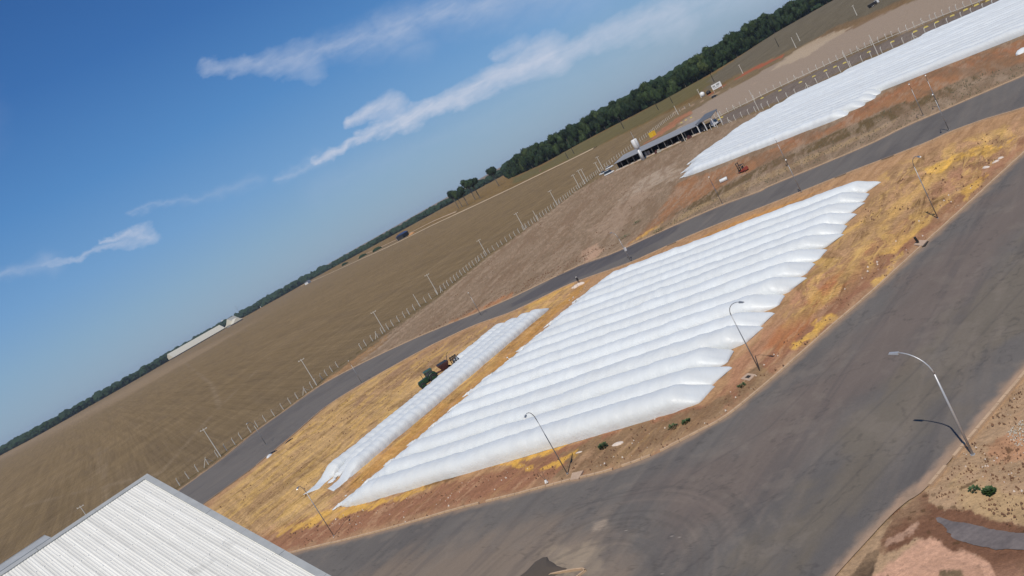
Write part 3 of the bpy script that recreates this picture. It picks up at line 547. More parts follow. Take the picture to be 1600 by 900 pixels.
# ------------------------------------------------------------------ white grain bags
def bag(label, group, Lp, Rp,  w=4.25, h=1.75, seed=0, ribs=.012, period=1.7, nseg=150, nr=20, left='tail', right='flap', skew=1.1, name='silo_bag', tail=True, endlen=3.6, bend=None, mt_='bag'):
    rng = np.random.RandomState(seed+11); Lp = np.array(Lp); Rp = np.array(Rp); ax = Rp-Lp; Ln = np.hypot(*ax); ax = ax/Ln; nn = np.array([-ax[1], ax[0]])
    t = np.linspace(0, Ln, nseg); a = np.linspace(0, math.pi, nr)
    hz = h*(1+.05*(vn(t/6, t*0+seed, 3)-.5)*2+.03*(vn(t/1.6, t*0+seed, 4)-.5)*2)
    wz = np.full(nseg, w); off = (vn(t/9, t*0+seed, 6)-.5)*.22
    rip = np.zeros((nseg, nr))
    ph = t/period+1.2*vn(t/7, t*0+seed, 12)
    rip += ribs*(np.abs(np.sin(ph*math.pi))**.7-.6)[:, None]*3
    A2, T2 = np.meshgrid(a, t); rip += .02*(fbm(T2/.55+A2*.25, A2*1.6+seed*7, 44, 3)-.5)*2+.03*(fbm(T2/2.2, A2*1.2+seed*7, 45, 3)-.5)*2
    e = Ln-t
    nearcut = np.zeros(nseg); fw = np.ones(nseg); fh = np.ones(nseg); sk = np.zeros(nseg); cr = np.zeros(nseg)
    if right == 'flap':
        q = np.clip(e/endlen, 0, 1); fh *= np.where(q < 1, .05+.93*q**.85, 1)*(1-.07*np.exp(-((q-.97)/.05)**2)); fw *= 1-.06*(1-q)**1.6; sk = skew*(1-q); nearcut = .22*(1-q)**1.3; fw *= np.where(q < .3, .72+.28*np.sqrt(np.clip(1-(1-q/.3)**2, 0, 1)), 1)
        cr = (1-q)*rng.uniform(.2, .5)
    if left == 'tail':
        q = np.clip(t/5.5, 0, 1); rip = rip+((1-q)**1.5)[:, None]*.5*(fbm(T2/.6, A2*3+seed, 56, 3)-.5); fh *= .22+.78*q**.8; fw *= .34+.66*q**.75; off = off+(1-q)**1.5*(-.2+.3*rng.rand())
    elif left == 'round':
        q = np.clip(t/2.0, 0, 1); fh *= .35+.65*np.sqrt(1-(1-q)**2); fw *= .8+.2*q
    elif left == 'flap':
        q = np.clip(t/6.0, 0, 1); s_ = sstep(.3, 1, q); fh *= .07+.93*s_; fw *= .85+.15*s_; sk = sk-skew*(1-q); rip = rip+(1-s_)[:, None]*.35*(fbm(T2/.5, A2*3+seed, 55, 3)-.5)
    elif left == 'machine':
        q = np.clip(t/1.2, 0, 1); fh *= .75+.25*q; fw *= .75+.25*q
    ca = np.cos(a); sa = np.sin(a)
    X = -np.sign(ca)*np.abs(ca)**.82; Zc = sa**.74
    lat = np.where(X[None, :] < 0, X[None, :]*(1-nearcut[:, None]), X[None, :])*(wz*fw/2)[:, None]*(1+rip)+off[:, None]; up = Zc[None, :]*(hz*fh)[:, None]*(1+rip*1.4)
    along = t[:, None]+sk[:, None]*(X[None, :])*1.0+.0*lat
    # closing film: a soft valley where the film is drawn together
    up = up*(1-.35*cr[:, None]*np.exp(-((X[None, :]+.35)/.22)**2))
    V = np.zeros((nseg, nr, 3)); V[..., 0] = Lp[0]+ax[0]*along+nn[0]*lat; V[..., 1] = Lp[1]+ax[1]*along+nn[1]*lat; V[..., 2] = up+.03
    if bend is not None:
        bb_ = bend*np.sin(np.pi*t/Ln); V[..., 0] += nn[0]*bb_[:, None]; V[..., 1] += nn[1]*bb_[:, None]
    me = grid_mesh(name, V.reshape(-1, 3), nseg, nr, M[mt_])
    bm = bmesh.new(); bm.from_mesh(me); bm.verts.ensure_lookup_table()
    try:
        bm.faces.new([bm.verts[j] for j in range(nr)]); bm.faces.new([bm.verts[(nseg-1)*nr+j] for j in range(nr)][::-1])
    except Exception: pass
    bmesh.ops.recalc_face_normals(bm, faces=bm.faces); bm.to_mesh(me); bm.free()
    o = tag(link(name, me), label, 'silo bag', group)
    if tail and left == 'tail':
        n1_, n2_ = 26, 16; tt = np.linspace(0, 1, n1_); s_ = np.linspace(-1, 1, n2_); SS, TT = np.meshgrid(s_, tt)
        lenT = rng.uniform(2.0, 2.8); base = Lp+nn*off[0]
        wd = .55+.75*TT**1.2+.35*np.sin(TT*9+seed); lt = SS*wd*.5+.3*(vn(TT*5, SS*0+seed, 7)-.5)
        zz = .05+.55*(1-TT)**.7*(1-SS**2)**.5+.28*np.abs(fbm(TT*6+seed, SS*3.3, 19+seed, 3)-.5)*2*(1.1-TT*.6)
        al = .5-TT*lenT+.3*(vn(SS*3+seed, TT*4, 8)-.5)
        V2 = np.stack([base[0]+ax[0]*al+nn[0]*lt, base[1]+ax[1]*al+nn[1]*lt, zz], -1).reshape(-1, 3)
        m2 = grid_mesh('bag_tail', V2, n1_, n2_, M[mt_], True); link('bag_tail', m2, o)
    # black lining showing under the outer skirt
    return o
def ordn(i): return ['first', 'second', 'third', 'fourth', 'fifth', 'sixth', 'seventh', 'eighth', 'ninth', 'tenth', 'eleventh', 'twelfth', 'thirteenth', 'fourteenth', 'fifteenth', 'sixteenth', 'seventeenth', 'eighteenth', 'nineteenth', 'twentieth', 'twenty-first', 'twenty-second'][i]
tips = [(1117, 601), (1141, 573), (1151, 545), (1190, 511), (1209, 489), (1230, 459), (1257, 434), (1275, 411), (1294, 389), (1314, 367), (1327, 351), (1338, 334), (1349, 317), (1362, 301), (1374, 285)]
RT = [np.array(G(*p)) for p in tips]
LA = np.array(G(536, 789)); LB = np.array(G(928, 452))
lefts = [LA+(LB-LA)*(i/14) for i in range(15)]
for i in range(15):
    ax = RT[i]-lefts[i]; ax = ax/np.hypot(*ax); nn = np.array([-ax[1], ax[0]])
    # the surveyed corner is the far corner of the flap: centreline runs half a width nearer
    Rc = RT[i]-nn*1.85-ax*.35
    Lc = lefts[i]-nn*(-.2)+ax*random.uniform(-.4, .9)
    lab = ['long white silo bag nearest the corner road, front of the fifteen in the big block', 'long white silo bag at the back of the big block, beside the service road', None]
    if i == 0: lb = lab[0]
    elif i == 14: lb = lab[1]
    elif i < 8: lb = '%s white silo bag of the big block counted from the corner road kerb' % ordn(i)
    else: lb = '%s white silo bag of the big block counted from the service road' % ordn(14-i)
    bag(lb, 'white silo bags lying side by side in the big block on the island', Lc, Rc, 4.0, 1.95, seed=i, ribs=.006, nseg=170, nr=22, skew=.45+.35*math.sin(i*2.3), endlen=3.2+.6*math.sin(i*1.7))
# four bags by the tractor
TA, TB = np.array(G(528, 762)), np.array(G(500, 748)); UA, UB = np.array(G(858, 483)), np.array(G(796, 492))
d = UA-TA; d = d/np.hypot(*d); nrm = np.array([-d[1], d[0]])
base0 = TA+nrm*1.4; g3 = 'white silo bags lying side by side next to the tractor'
bag('white silo bag nearest the big block, right-hand one of the four beside the tractor', g3, base0-d*.5, UA+nrm*1.3, 3.75, 1.7, seed=31, ribs=.014, period=1.5, left='flap', skew=-.5, nseg=200, endlen=2.6, mt_='bag_b')
bag('second white silo bag from the right beside the tractor, with crumpled lower end', g3, base0+nrm*3.35+d*3.2, UA+nrm*4.7+d*.2, 3.75, 1.6, seed=32, ribs=.014, period=1.6, left='tail', skew=-.6, nseg=200, endlen=2.6, mt_='bag_b')
bag('white silo bag running right alongside the green tractor', g3, base0+nrm*6.7+d*-.3, UA+nrm*8.1+d*-.4, 3.75, 1.6, seed=33, ribs=.014, period=1.5, left='flap', skew=.5, nseg=200, endlen=2.6, mt_='bag_b')
MS = np.array(G(705, 574)); pr = (MS-(base0+nrm*10.0)).dot(d)
bag('short white silo bag still being filled by the bagging machine', g3, base0+nrm*10.05+d*pr, UA+nrm*11.5+d*-1.2, 3.7, 1.6, seed=34, ribs=.014, period=1.6, left='machine', skew=-.6, nseg=90, endlen=2.6, mt_='bag_b')
# the block beyond the service road
dd = np.array([.52, -.854]); dd = dd/np.hypot(*dd); n2v = np.array([.854, .52]); n2v = n2v/np.hypot(*n2v)
g4 = 'white silo bags lying side by side in the far block beyond the service road'
pL = np.array(G(1072, 277)); o0 = pL.dot(n2v)+2.0; tR = {0: (1303, 195), 1: (1322, 186), 2: (1340, 174), 3: (1355, 161)}
uppts = [np.array(G(*p)) for p in [(1070, 278), (1083, 252), (1110, 234), (1150, 205), (1200, 177), (1250, 147), (1275, 132), (1317, 111), (1390, 84), (1450, 61), (1475, 52), (1590, 2), (1700, -40)]]
uo = [(p.dot(n2v), p.dot(dd)) for p in uppts]
top_o = 250.0; k = 0; oc = o0; 
while oc < 252 and k < 22:
    # left end: follow the surveyed stepped outline
    ls = pL.dot(dd)-.5
    cand = [t for (o, t) in uo if o > oc-3]
    xs = sorted([(o, t) for (o, t) in uo[:6]]); ls = np.interp(oc, [q[0] for q in xs], [q[1] for q in xs])
    if oc > 244: ls = max(ls, -165+(oc-244)*6)
    ls += [0, .8, -1.2, .5, 1.6, -.6][k % 6]
    rr = (np.array(G(*tR[k])).dot(dd)) if k in tR else -28+[0, 3, -2, 1][k % 4]
    Lp = dd*ls+n2v*oc; Rp = dd*rr+n2v*oc
    lb = ('white silo bag along the near edge of the far block, beside the orange forklift' if k == 0 else '%s white silo bag of the far block counted from the forklift side' % ordn(k))
    bag(lb, g4, Lp, Rp, 4.3, 1.9, seed=60+k, ribs=.012, period=2.3, nseg=110, nr=12, left='tail', right='flap', skew=-.5, endlen=2.6, mt_='bag_c')
    oc += 4.0; k += 1
# ------------------------------------------------------------------ street lamps
def lamp(base_px, head_px, shadow_px=None, label='', h1=6.4, material='pole_grey', reach=None, hgt=None, r=.05):
    b = np.array(G(*base_px)); sv = np.array([math.sin(SUN_AZ-math.pi), math.cos(SUN_AZ-math.pi)])/math.tan(SUN_EL)
    if shadow_px:
        s = np.array(G(*shadow_px)); best = None; d = np.array(ray(*head_px)); d = d/np.linalg.norm(d)
        for h in np.arange(5.5, 10.0, .02):
            a = s-sv*h; g = np.array(G(head_px[0], head_px[1], h)); e = np.hypot(*(a-g))
            if best is None or e < best[0]: best = (e, h, (a+g)/2)
        h2, hp = best[1], best[2]
    else:
        h2 = hgt; hp = np.array(G(head_px[0], head_px[1], h2))
    v = hp-b; L = np.hypot(*v)
    if L > 3.2: v = v/L*3.2; L = 3.2
    if L < .4: L = 1.2; v = np.array([-1.2, 0])
    u = v/L; o = thing('street_lamp', label, 'street lamp', (b[0], b[1], .05), group='curved street lamps along the roads')
    MB().tube([(0, 0, 0), (0, 0, h2-1.6)], [r*1.25, r*.85], 10).build('pole', M[material], o, True)
    pts = [(0, 0, h2-1.6)]+[(u[0]*L*(1-math.cos(a)), u[1]*L*(1-math.cos(a)), h2-1.6+1.6*math.sin(a)) for a in [math.pi/2*i/8*.96 for i in range(1, 9)]]
    MB().tube(pts, [r*.85]+[r*(.8-.03*i) for i in range(8)], 8).build('arm', M[material], o, True)
    e = Vector(pts[-1]); an = math.atan2(u[1], u[0])
    hd = MB(); hd.hexa(*[[tuple(e+Matrix.Rotation(an, 3, 'Z') @ Vector(q)) for q in ring] for ring in ([(-.1, -.12, -.09), (.62, -.1, -.07), (.62, .1, -.07), (-.1, .12, -.09)], [(-.1, -.07, .05), (.55, -.05, .03), (.55, .05, .03), (-.1, .07, .05)])])
    hd.build('lamp_head', M['pole_light' if material == 'pole_light' else 'pole_grey'], o)
    bp = MB(); bp.cyl((0, 0, .03), r*2.2, .06, 'Z', 10); bp.build('base_plate', M['pole_light'], o)
    return o
lamp((1521, 712), (1400, 552), (1437, 657), 'tall pale curved street lamp on the rubble verge right of the corner road', material='pole_light', r=.065)
lamp((887, 741), (821, 651), None, 'curved street lamp standing before the front of the big bag block', hgt=8.1)
lamp((522, 838), (465, 763), None, 'curved street lamp at lower left between the bags and the white roof', hgt=8.2)
lamp((1188, 581), (1157, 473), (1206, 556), 'curved street lamp beside the square slab at the end of the bags')
lamp((1466, 342), (1447, 247), None, 'curved street lamp on the golden ground far right of the bags', hgt=8.4)
for i, (bq, hq, lb) in enumerate([((986, 409), (955, 364), 'thin street lamp on the service road edge behind the big bag block'), ((566, 599), (549, 574), 'thin street lamp on the service road edge left of the tractor'),
                     ((416, 695), (386, 662), 'thin street lamp on the service road edge before the corner fence'), ((1483, 204), (1468, 178), 'thin street lamp on the island side of the service road, far right'),
                     ((1129, 319), (1120, 300), 'thin street lamp beyond the service road near the dirt slope'), ((1232, 260), (1222, 238), 'thin street lamp beyond the service road below the orange forklift'),
                     ((1443, 181), (1430, 155), 'thin street lamp beyond the service road, left of two at far right'), ((1468, 168), (1458, 138), 'thin street lamp beyond the service road, right of two at far right'),
                     ((752, 493), (737, 470), 'thin street lamp on the service road edge above the four bags'), ((1252, 300), (1245, 280), 'thin street lamp on the island edge above the big block')]):
    lamp(bq, hq, None, lb, hgt=7.0, r=.055)
# ------------------------------------------------------------------ utility poles
def upole(base_px, top_px, label, dark=False, arm=True, group='power poles along the boundary fence'):
    b = G(*base_px); best = min(((math.hypot(*(np.array(G(top_px[0], top_px[1], h))-np.array(b))), h) for h in np.arange(5, 12, .05)))[1]
    D = math.hypot(*b); best = 8.6 if D < 700 else 9.5
    # height from the picture length
    L = math.hypot(base_px[0]-top_px[0], base_px[1]-top_px[1]); best = max(5.0, min(14, L*D/FPX*1.0))
    o = thing('utility_pole', label, 'pole', b, group=group); r = max(.13, D*.00042)
    MB().tube([(0, 0, -.2), (0, 0, best)], [r*1.2, r*.7], 8).build('pole', M['wood_pole' if dark else 'pole_concrete'], o)
    if arm:
        MB().box((0, 0, best-.35), (2.0, .12, .12)).build('crossarm', M['wood_pole' if dark else 'pole_concrete'], o)
        for q in (-.85, 0, .85): MB().cyl((q, 0, best-.22), .06, .2, 'Z', 6).build('insulator', M['white_paint'], o)
    return o
ub = [((149, 826), (146, 789), 'power pole mostly hidden behind the white roof'), ((345, 713), (320, 672), 'power pole nearest the white roof, at the fence corner by the road'), ((495, 602), (471, 562), 'second power pole from the roof, where the fence meets the road bend'),
      ((602, 519), (584, 486), 'third power pole from the roof along the boundary fence'), ((684, 459), (669, 427), 'fourth power pole from the roof along the boundary fence'), ((761, 399), (746, 375), 'fifth power pole from the roof along the boundary fence'),
      ((820, 359), (805, 333), 'sixth power pole from the roof along the boundary fence'), ((871, 321), (858, 298), 'seventh power pole from the roof, just before the group near the shed'), ((906, 294), (895, 273), 'left pole of the close trio left of the long shed'),
      ((914, 287), (903, 266), 'middle pole of the close trio left of the long shed'), ((918, 284), (908, 264), 'right pole of the close trio left of the long shed'), ((937, 268), (929, 254), 'short pole just left of the parked white vehicles'), ((943, 265), (933, 245), 'tall pole just left of the parked white vehicles')]
for b_, t_, l_ in ub: upole(b_, t_, l_)
for b_, t_, l_, dk, am in [((1186, 173), (1173, 142), 'pale pole by the paved lane right of the long shed', 0, 0), ((1374, 90), (1360, 59), 'tall pale pole rising behind the far bag block', 0, 0), ((1329, 107), (1317, 82), 'pale pole left of the tall one behind the far bag block', 0, 0),
                           ((1071, 221), (1065, 206), 'pale pole in front of the long shed', 0, 0), ((1161, 115), (1155, 102), 'pale pole standing in the red earth streak', 0, 1), ((1244, 75), (1237, 60), 'left pale pole of two at the edge of the far field', 0, 0),
                           ((1250, 64), (1244, 53), 'right pale pole of two at the edge of the far field', 0, 0), ((1217, 73), (1212, 60), 'dark pole in the far field before the forest', 1, 0), ((975, 201), (967, 177), 'dark pole in front of the forest above the shed roof', 1, 1),
                           ((1029, 172), (1022, 158), 'dark pole in the grass strip, left of two near the forest', 1, 0), ((1051, 161), (1046, 149), 'dark pole in the grass strip, right of two near the forest', 1, 0), ((1116, 128), (1110, 114), 'dark pole just above the white board', 1, 0),
                           ((1339, 24), (1334, 10), 'pale pole alone in the far field at the top of the view', 0, 1), ((1060, 179), (1053, 166), 'pole with a white lamp head beside the shed track', 0, 0), ((656, 478), (648, 462), 'short thin pole between the third and fourth power poles', 0, 0), ((841, 345), (833, 329), 'short thin pole between the sixth and seventh power poles', 0, 0),
                           ((888, 248), (885, 238), 'dark post beyond the pale farm track', 1, 0), ((897, 240), (894, 231), 'dark post beyond the pale farm track, nearer the forest', 1, 0)]:
    upole(b_, t_, l_, bool(dk), bool(am), group='single poles in the yard and fields')
# ------------------------------------------------------------------ fences of concrete posts with bent tops
pm = MB(); pm.box((0, 0, .95), (.13, .13, 2.1)); pm.hexa([(-.065, -.065, 2.0), (.065, -.065, 2.0), (.065, .065, 2.0), (-.065, .065, 2.0)], [(-.05, .25, 2.42), (.05, .25, 2.42), (.05, .36, 2.36), (-.05, .36, 2.36)])
post_me = pm.mesh('fence_post', M['post'])
br = MB(); br.tube([(-1.5, 0, 0), (0, 0, 1.7)], .06, 5); br.tube([(1.5, 0, 0), (0, 0, 1.7)], .06, 5); brace_me = br.mesh('brace', M['post'])
def fence(label, pts, step, sc=1., lean=1, start=0, brace=12, hs=1., rails=None, group='post and wire fences around the yard'):
    L = np.array(pts); d = np.r_[0, np.cumsum(np.hypot(*np.diff(L, axis=0).T))]; root = thing('post_fence', label, 'fence', (L[0][0], L[0][1], 0), group=group); org = Vector((L[0][0], L[0][1], 0))
    n = int((d[-1]-start)/step); P = []
    for i in range(n+1):
        s = start+i*step+random.uniform(-.1, .1)*step; s = min(s, d[-1]-.01); p = Vector((np.interp(s, d, L[:, 0]), np.interp(s, d, L[:, 1]), 0)); q = Vector((np.interp(s+1, d, L[:, 0]), np.interp(s+1, d, L[:, 1]), 0)); t = (q-p)
        rz = math.atan2(t.y, t.x)+(0 if lean > 0 else math.pi)
        o = link('fence_post', post_me, root); o.location = p-org+Vector((0, 0, 0)); o.rotation_euler = (random.uniform(-.03, .03), random.uniform(-.03, .03), rz); o.scale = (sc, sc, hs); P.append(p-org)
        if brace and i % brace == 3: c = link('brace', brace_me, root); c.location = p-org; c.rotation_euler.z = rz
    for z in (.35, .8, 1.25, 1.7, 2.05):
        MB().tube([p+Vector((0, 0, z*hs)) for p in P], .006*sc, 4, False).build('wire', M['wire'], root)
    if rails:
        MB().tube([p+Vector((0, 0, rails)) for p in P], .1, 4, False).build('rail', M['post'], root)
    return root
fence('concrete post fence between the big brown field and the near bend of the service road', FENCE[1:9], 3.0, 1.15, -1, hs=.9)
fence('long concrete post fence along the bare yard running to the shed', FENCE[9:], 3.1, 1.3, -1)
fence('fence running on behind the long shed towards the forest', GP([(946, 262), (962, 250), (985, 233), (1015, 211), (1040, 191), (1060, 176), (1083, 163)]), 4.2, 1.5, -1, brace=0)
RA = GP([(1118, 186), (1200, 146), (1250, 122), (1300, 99), (1350, 77), (1400, 56), (1450, 35), (1540, 1), (1600, -23)])
RBf = GP([(1112, 203), (1150, 188), (1205, 166), (1250, 146), (1300, 120), (1350, 96), (1400, 75), (1450, 54), (1510, 28), (1570, 6), (1620, -14)])
fence('fence on the far side of the paved lane behind the far bags, with yellow blocks', RA, 3.4, 1.35, 1, brace=9, rails=.5)
fence('fence on the near side of the paved lane, just above the far bags', RBf, 4.0, 1.35, 1, brace=10)
yb = MB(); yb.hexa([(-1.1, -.5, 0), (1.1, -.5, 0), (1.1, .5, 0), (-1.1, .5, 0)], [(-.75, -.2, .75), (.75, -.2, .75), (.75, .2, .75), (-.75, .2, .75)]); yme = yb.mesh('yellow_block', M['yellow_block'])
for i, p in enumerate([(1219, 142), (1251, 129), (1272, 120), (1290, 111), (1305, 105), (1320, 99), (1358, 82), (1394.5, 66), (1430, 50), (1447, 43), (1464, 35.5), (1488, 25.5), (1509, 16), (1526, 8.5), (1544, 1.5), (1124, 187), (1128, 184), (1080, 184), (1072, 188), (1065, 192), (1191, 154)]):
    g = G(*p); o = link('concrete_block', yme, None, (g[0], g[1], 0)); o.rotation_euler.z = math.radians(-60); o.scale = (.7, .7, .6)
    tag(o, ('faded yellow concrete block nearest the shed of the row along the paved lane' if i == 20 else '%s yellow block from the shed in the row along the paved lane' % ordn(i+1)) if i < 15 or i == 20 else (['right-hand', 'middle', 'left-hand'][i-17]+' yellow block of three on the bare yard behind the long shed' if i > 16 else ['left', 'right'][i-15]+' yellow block of two at the lane entrance beside the shed gate'), 'block', 'yellow blocks along the paved lane' if i < 15 or i == 20 else ('yellow blocks behind the shed' if i > 16 else 'yellow blocks at the lane entrance'))
# ------------------------------------------------------------------ big warehouse roof, lower left
ZC = 23.0; PT = math.radians(26)
_v = ray(1806, -330); e2 = np.array([_v[0], _v[1]]); e2 = e2/np.hypot(*e2); hh_ = np.array([e2[1], -e2[0]])
Cc = Vector((*G(231, 742, ZC), ZC)); E1 = Vector((math.cos(PT)*hh_[0], math.cos(PT)*hh_[1], -math.sin(PT))); E2 = Vector((-e2[0], -e2[1], 0)); EN = E2.cross(E1); EN = EN if EN.z > 0 else -EN
wh = thing('warehouse', 'large warehouse with a dirty white ribbed roof filling the lower left corner', 'warehouse', (0, 0, 0))
lu, lv = 30.0, 42.0
def RW(u, v, dz=0.0): return tuple(Cc+E1*(u+.38)+E2*(v+.42)+EN*dz)
nseg_u = 4; wv = .75; nribs = 4
def roof_sheet(i, k):
    u0_, u1_ = lu*i/nseg_u, lu*(i+1)/nseg_u+.12; v0_ = k*wv; prof = []
    for j in range(nribs):
        for (f, hh) in ((0, 0), (.45, .0), (.6, .022), (.82, .022)): prof.append((v0_+(j+f)*wv/nribs, hh))
    prof.append((v0_+wv+.03, .0)); V = []; UV = []; tl = random.uniform(-.012, .012)
    dz = .05+.010*(i % 2)+.006*(k % 2)
    for u in (u0_, (u0_+u1_)/2, u1_):
        for v, hh in prof: V.append(RW(u, v, dz+hh+(v-v0_)*tl)); UV.append((u, v))
    m = len(prof); F = [(a*m+b, a*m+b+1, (a+1)*m+b+1, (a+1)*m+b) for a in range(2) for b in range(m-1)]
    me = bpy.data.meshes.new('roof_sheet'); me.from_pydata(V, [], F); me.update(); ul = me.uv_layers.new(name='UVMap')
    for lp in me.loops: ul.data[lp.index].uv = UV[lp.vertex_index]
    me.materials.append(M['roof']); link('roof_sheet', me, wh)
for i in range(nseg_u):
    for k in range(int(lv/wv)): roof_sheet(i, k)
def RB_(name, u0_, u1_, v0_, v1_, z0_, z1_, m): MB().hexa([RW(u0_, v0_, z0_), RW(u1_, v0_, z0_), RW(u1_, v1_, z0_), RW(u0_, v1_, z0_)], [RW(u0_, v0_, z1_), RW(u1_, v0_, z1_), RW(u1_, v1_, z1_), RW(u0_, v1_, z1_)]).build(name, m, wh)
for i in range(10): RB_('ridge_cap', -.38, .02, -.42+i*4.05, -.42+(i+1)*4.05-.02, -.12, .13+.006*(i % 2), M['flashing'])
for i in range(7): RB_('verge_flashing', .021+i*3.87, .021+(i+1)*3.87-.02, -.42, .02, -.25, .12+.006*(i % 2), M['flashing'])
for i in range(1, 16):
    u = lu*i/16
    for q in range(0, 40):
        pass
for i in range(1, 16):
    u = lu*i/16; sb = MB()
    for q in range(int(lv/.5)): v = .12+q*.5; sb.hexa([RW(u-.035, v, .06), RW(u+.035, v, .06), RW(u+.035, v+.07, .06), RW(u-.035, v+.07, .06)], [RW(u-.02, v+.01, .115), RW(u+.02, v+.01, .115), RW(u+.02, v+.06, .115), RW(u-.02, v+.06, .115)])
    tag(sb.build('screw_row', M['white_paint'], wh), kind='stuff')
# far slope, walls
def RX(u, v, z=None):
    p = Cc+Vector((-math.cos(PT)*hh_[0], -math.cos(PT)*hh_[1], -math.sin(PT)))*u+E2*(v+.42); return (p.x, p.y, p.z if z is None else z)
MB().hexa([RX(.2, -.3, 21.5), RX(lu, -.3, 9.0), RX(lu, lv, 9.0), RX(.2, lv, 21.5)], [RX(.2, -.3), RX(lu, -.3), RX(lu, lv), RX(.2, lv)]).build('far_roof_slope', M['roof_far'], wh)
def RG(u, v, z): p = RW(u, v); return (p[0], p[1], z)
w_ = MB(); w_.hexa([RG(.4, .2, -.1), RG(lu-.6, .2, -.1), RG(lu-.6, lv, -.1), RG(.4, lv, -.1)], [RG(.4, .2, ZC-.9), RG(lu-.6, .2, RW(lu-.6, 0)[2]-.4), RG(lu-.6, lv, RW(lu-.6, 0)[2]-.4), RG(.4, lv, ZC-.9)]); w_.build('wall', M['cream'], wh)
w_ = MB(); w_.hexa([RX(.1, .2, -.1), RX(lu-.6, .2, -.1), RX(lu-.6, lv, -.1), RX(.1, lv, -.1)], [RX(.1, .2, 21.0), RX(lu-.6, .2, 8.8), RX(lu-.6, lv, 8.8), RX(.1, lv, 21.0)]); w_.build('wall', M['cream'], wh)
vA = 0.0
for t_ in np.arange(0, 30, .05):
    p = Cc+E2*t_; q = (p.x, p.y)
    c, sn = math.cos(PITCH), math.sin(PITCH); dz_ = p.z-H; dep = p.y*c-dz_*sn; uu = p.y*sn+dz_*c; X_ = FPX*p.x/dep; U_ = FPX*uu/dep; pxx = 800+X_*math.cos(ROLL)-U_*math.sin(ROLL)
    if pxx <= 82: vA = t_; break
hb = Vector((-hh_[0], -hh_[1], 0)); up_ = Vector((0, 0, 1)); a0 = Cc+E2*vA; a1 = Cc+E2*lv
MB().hexa([tuple(a0+hb*.05-up_*.5), tuple(a1+hb*.05-up_*.5), tuple(a1+hb*1.2-up_*.9), tuple(a0+hb*1.2-up_*.9)], [tuple(a0+hb*.05+up_*.15), tuple(a1+hb*.05+up_*.15), tuple(a1+hb*1.2+up_*.34), tuple(a0+hb*1.2+up_*.34)]).build('ridge_vent', M['flashing'], wh)
MB().hexa([tuple(a0+hb*1.203-up_*.9), tuple(a1+hb*1.203-up_*.9), tuple(a1+hb*1.27-up_*.9), tuple(a0+hb*1.27-up_*.9)], [tuple(a0+hb*1.203+up_*.38), tuple(a1+hb*1.203+up_*.38), tuple(a1+hb*1.27+up_*.38), tuple(a0+hb*1.27+up_*.38)]).build('vent_lip', M['pole_light'], wh)
# ------------------------------------------------------------------ long open shed by the yard gate
A = Vector((*G(965, 266), 0)); B_ = Vector((*G(1100, 205), 0)); az = math.atan2(B_.y-A.y, B_.x-A.x)
_sz = .88
sh = thing('long_shed', 'long low open-fronted shed with grey sloped roof behind the white water tower', 'shed', tuple(A), az)
Ls = 55.0; sh.scale = (1, 1, _sz)
b_ = MB(); b_.hexa([(0, -.6, 3.9), (Ls, -.6, 3.9), (Ls-3, 12, 5.1), (-3, 12, 5.1)], [(0, -.6, 4.1), (Ls, -.6, 4.1), (Ls-3, 12, 5.3), (-3, 12, 5.3)]); b_.build('roof', M['roof_far'], sh)
b_ = MB(); b_.box((Ls/2-2, 8, 2.3), (Ls-4, .3, 4.6)); b_.build('back_wall', M['dark_wall'], sh)
for q in (1.0, Ls*.33, Ls*.62, Ls-5): b_ = MB(); b_.box((q, 4.2, 2.0), (.25, 7.2, 4.0)); b_.build('partition_wall', M['dark_wall'], sh)
for i in range(14): b_ = MB(); b_.box((.4+i*(Ls-.8)/13, -.2, 1.98), (.16, .2, 3.94)); b_.build('column', M['grey_wall'] if i % 4 == 0 else M['roof_dark'], sh)
b_ = MB(); b_.box((Ls/2, 1.5, .12), (Ls+2, 9, .25)); b_.build('floor_slab', M['slab'], sh)
for i in range(11):
    b_ = MB(); b_.box((2.5+i*4.9, -1.6, .35), (random.uniform(1.4, 4), .25, .75)); b_.build('low_wall', M['concrete'], sh)
for i, q in enumerate((20, 21.8)): b_ = MB(); b_.box((q, 1.2, 1.6), (1.5, .2, 2.2)); b_.build('grey_door', M['grey_wall'], sh)
for q, c_ in ((29.5, 'red_rust'), (31, 'concrete'), (46, 'black_steel'), (49.5, 'red_rust')):
    o = thing('stacked_crate', {'29.5': 'rusty red crate pile standing in the middle of the shed front', '31': 'pale crate pile next to the rusty one at the shed front', '46': 'dark crate pile near the right end of the shed', '49.5': 'rusty red crate pile near the right end of the shed'}[str(q)], 'crates', tuple(A+Matrix.Rotation(az, 3, 'Z') @ Vector((q, -3.2, 0))), az+.1)
    for (dx, dz, sc) in ((0, .45, 1), (1.15, .4, .8), (.4, 1.2, .6)):
        b_ = MB(); b_.box((dx, 0, dz), (1.05*sc+.02, .9, .85*sc)); b_.build('crate', M[c_], o)
# canopy over the gate with its own dark roof
cn = thing('gate_canopy', 'dark roofed canopy over the gate at the right end of the long shed', 'canopy', tuple(A+Matrix.Rotation(az, 3, 'Z') @ Vector((Ls+.3, 0, 0))), az)
b_ = MB(); b_.hexa([(0, -3, 4.2), (9.5, -3.4, 4.6), (9.5, 3, 6.0), (-3, 11, 5.5)], [(0, -3, 4.4), (9.5, -3.4, 4.8), (9.5, 3, 6.2), (-3, 11, 5.7)]); b_.build('roof', M['roof_dark'], cn)
for (x_, y_, h_) in ((.5, -2.6, 4.2), (9, -3, 4.6), (9, 2.6, 5.9), (4.5, -2.8, 4.35)): b_ = MB(); b_.box((x_, y_, h_/2), (.3, .3, h_)); b_.build('column', M['white_paint'], cn)
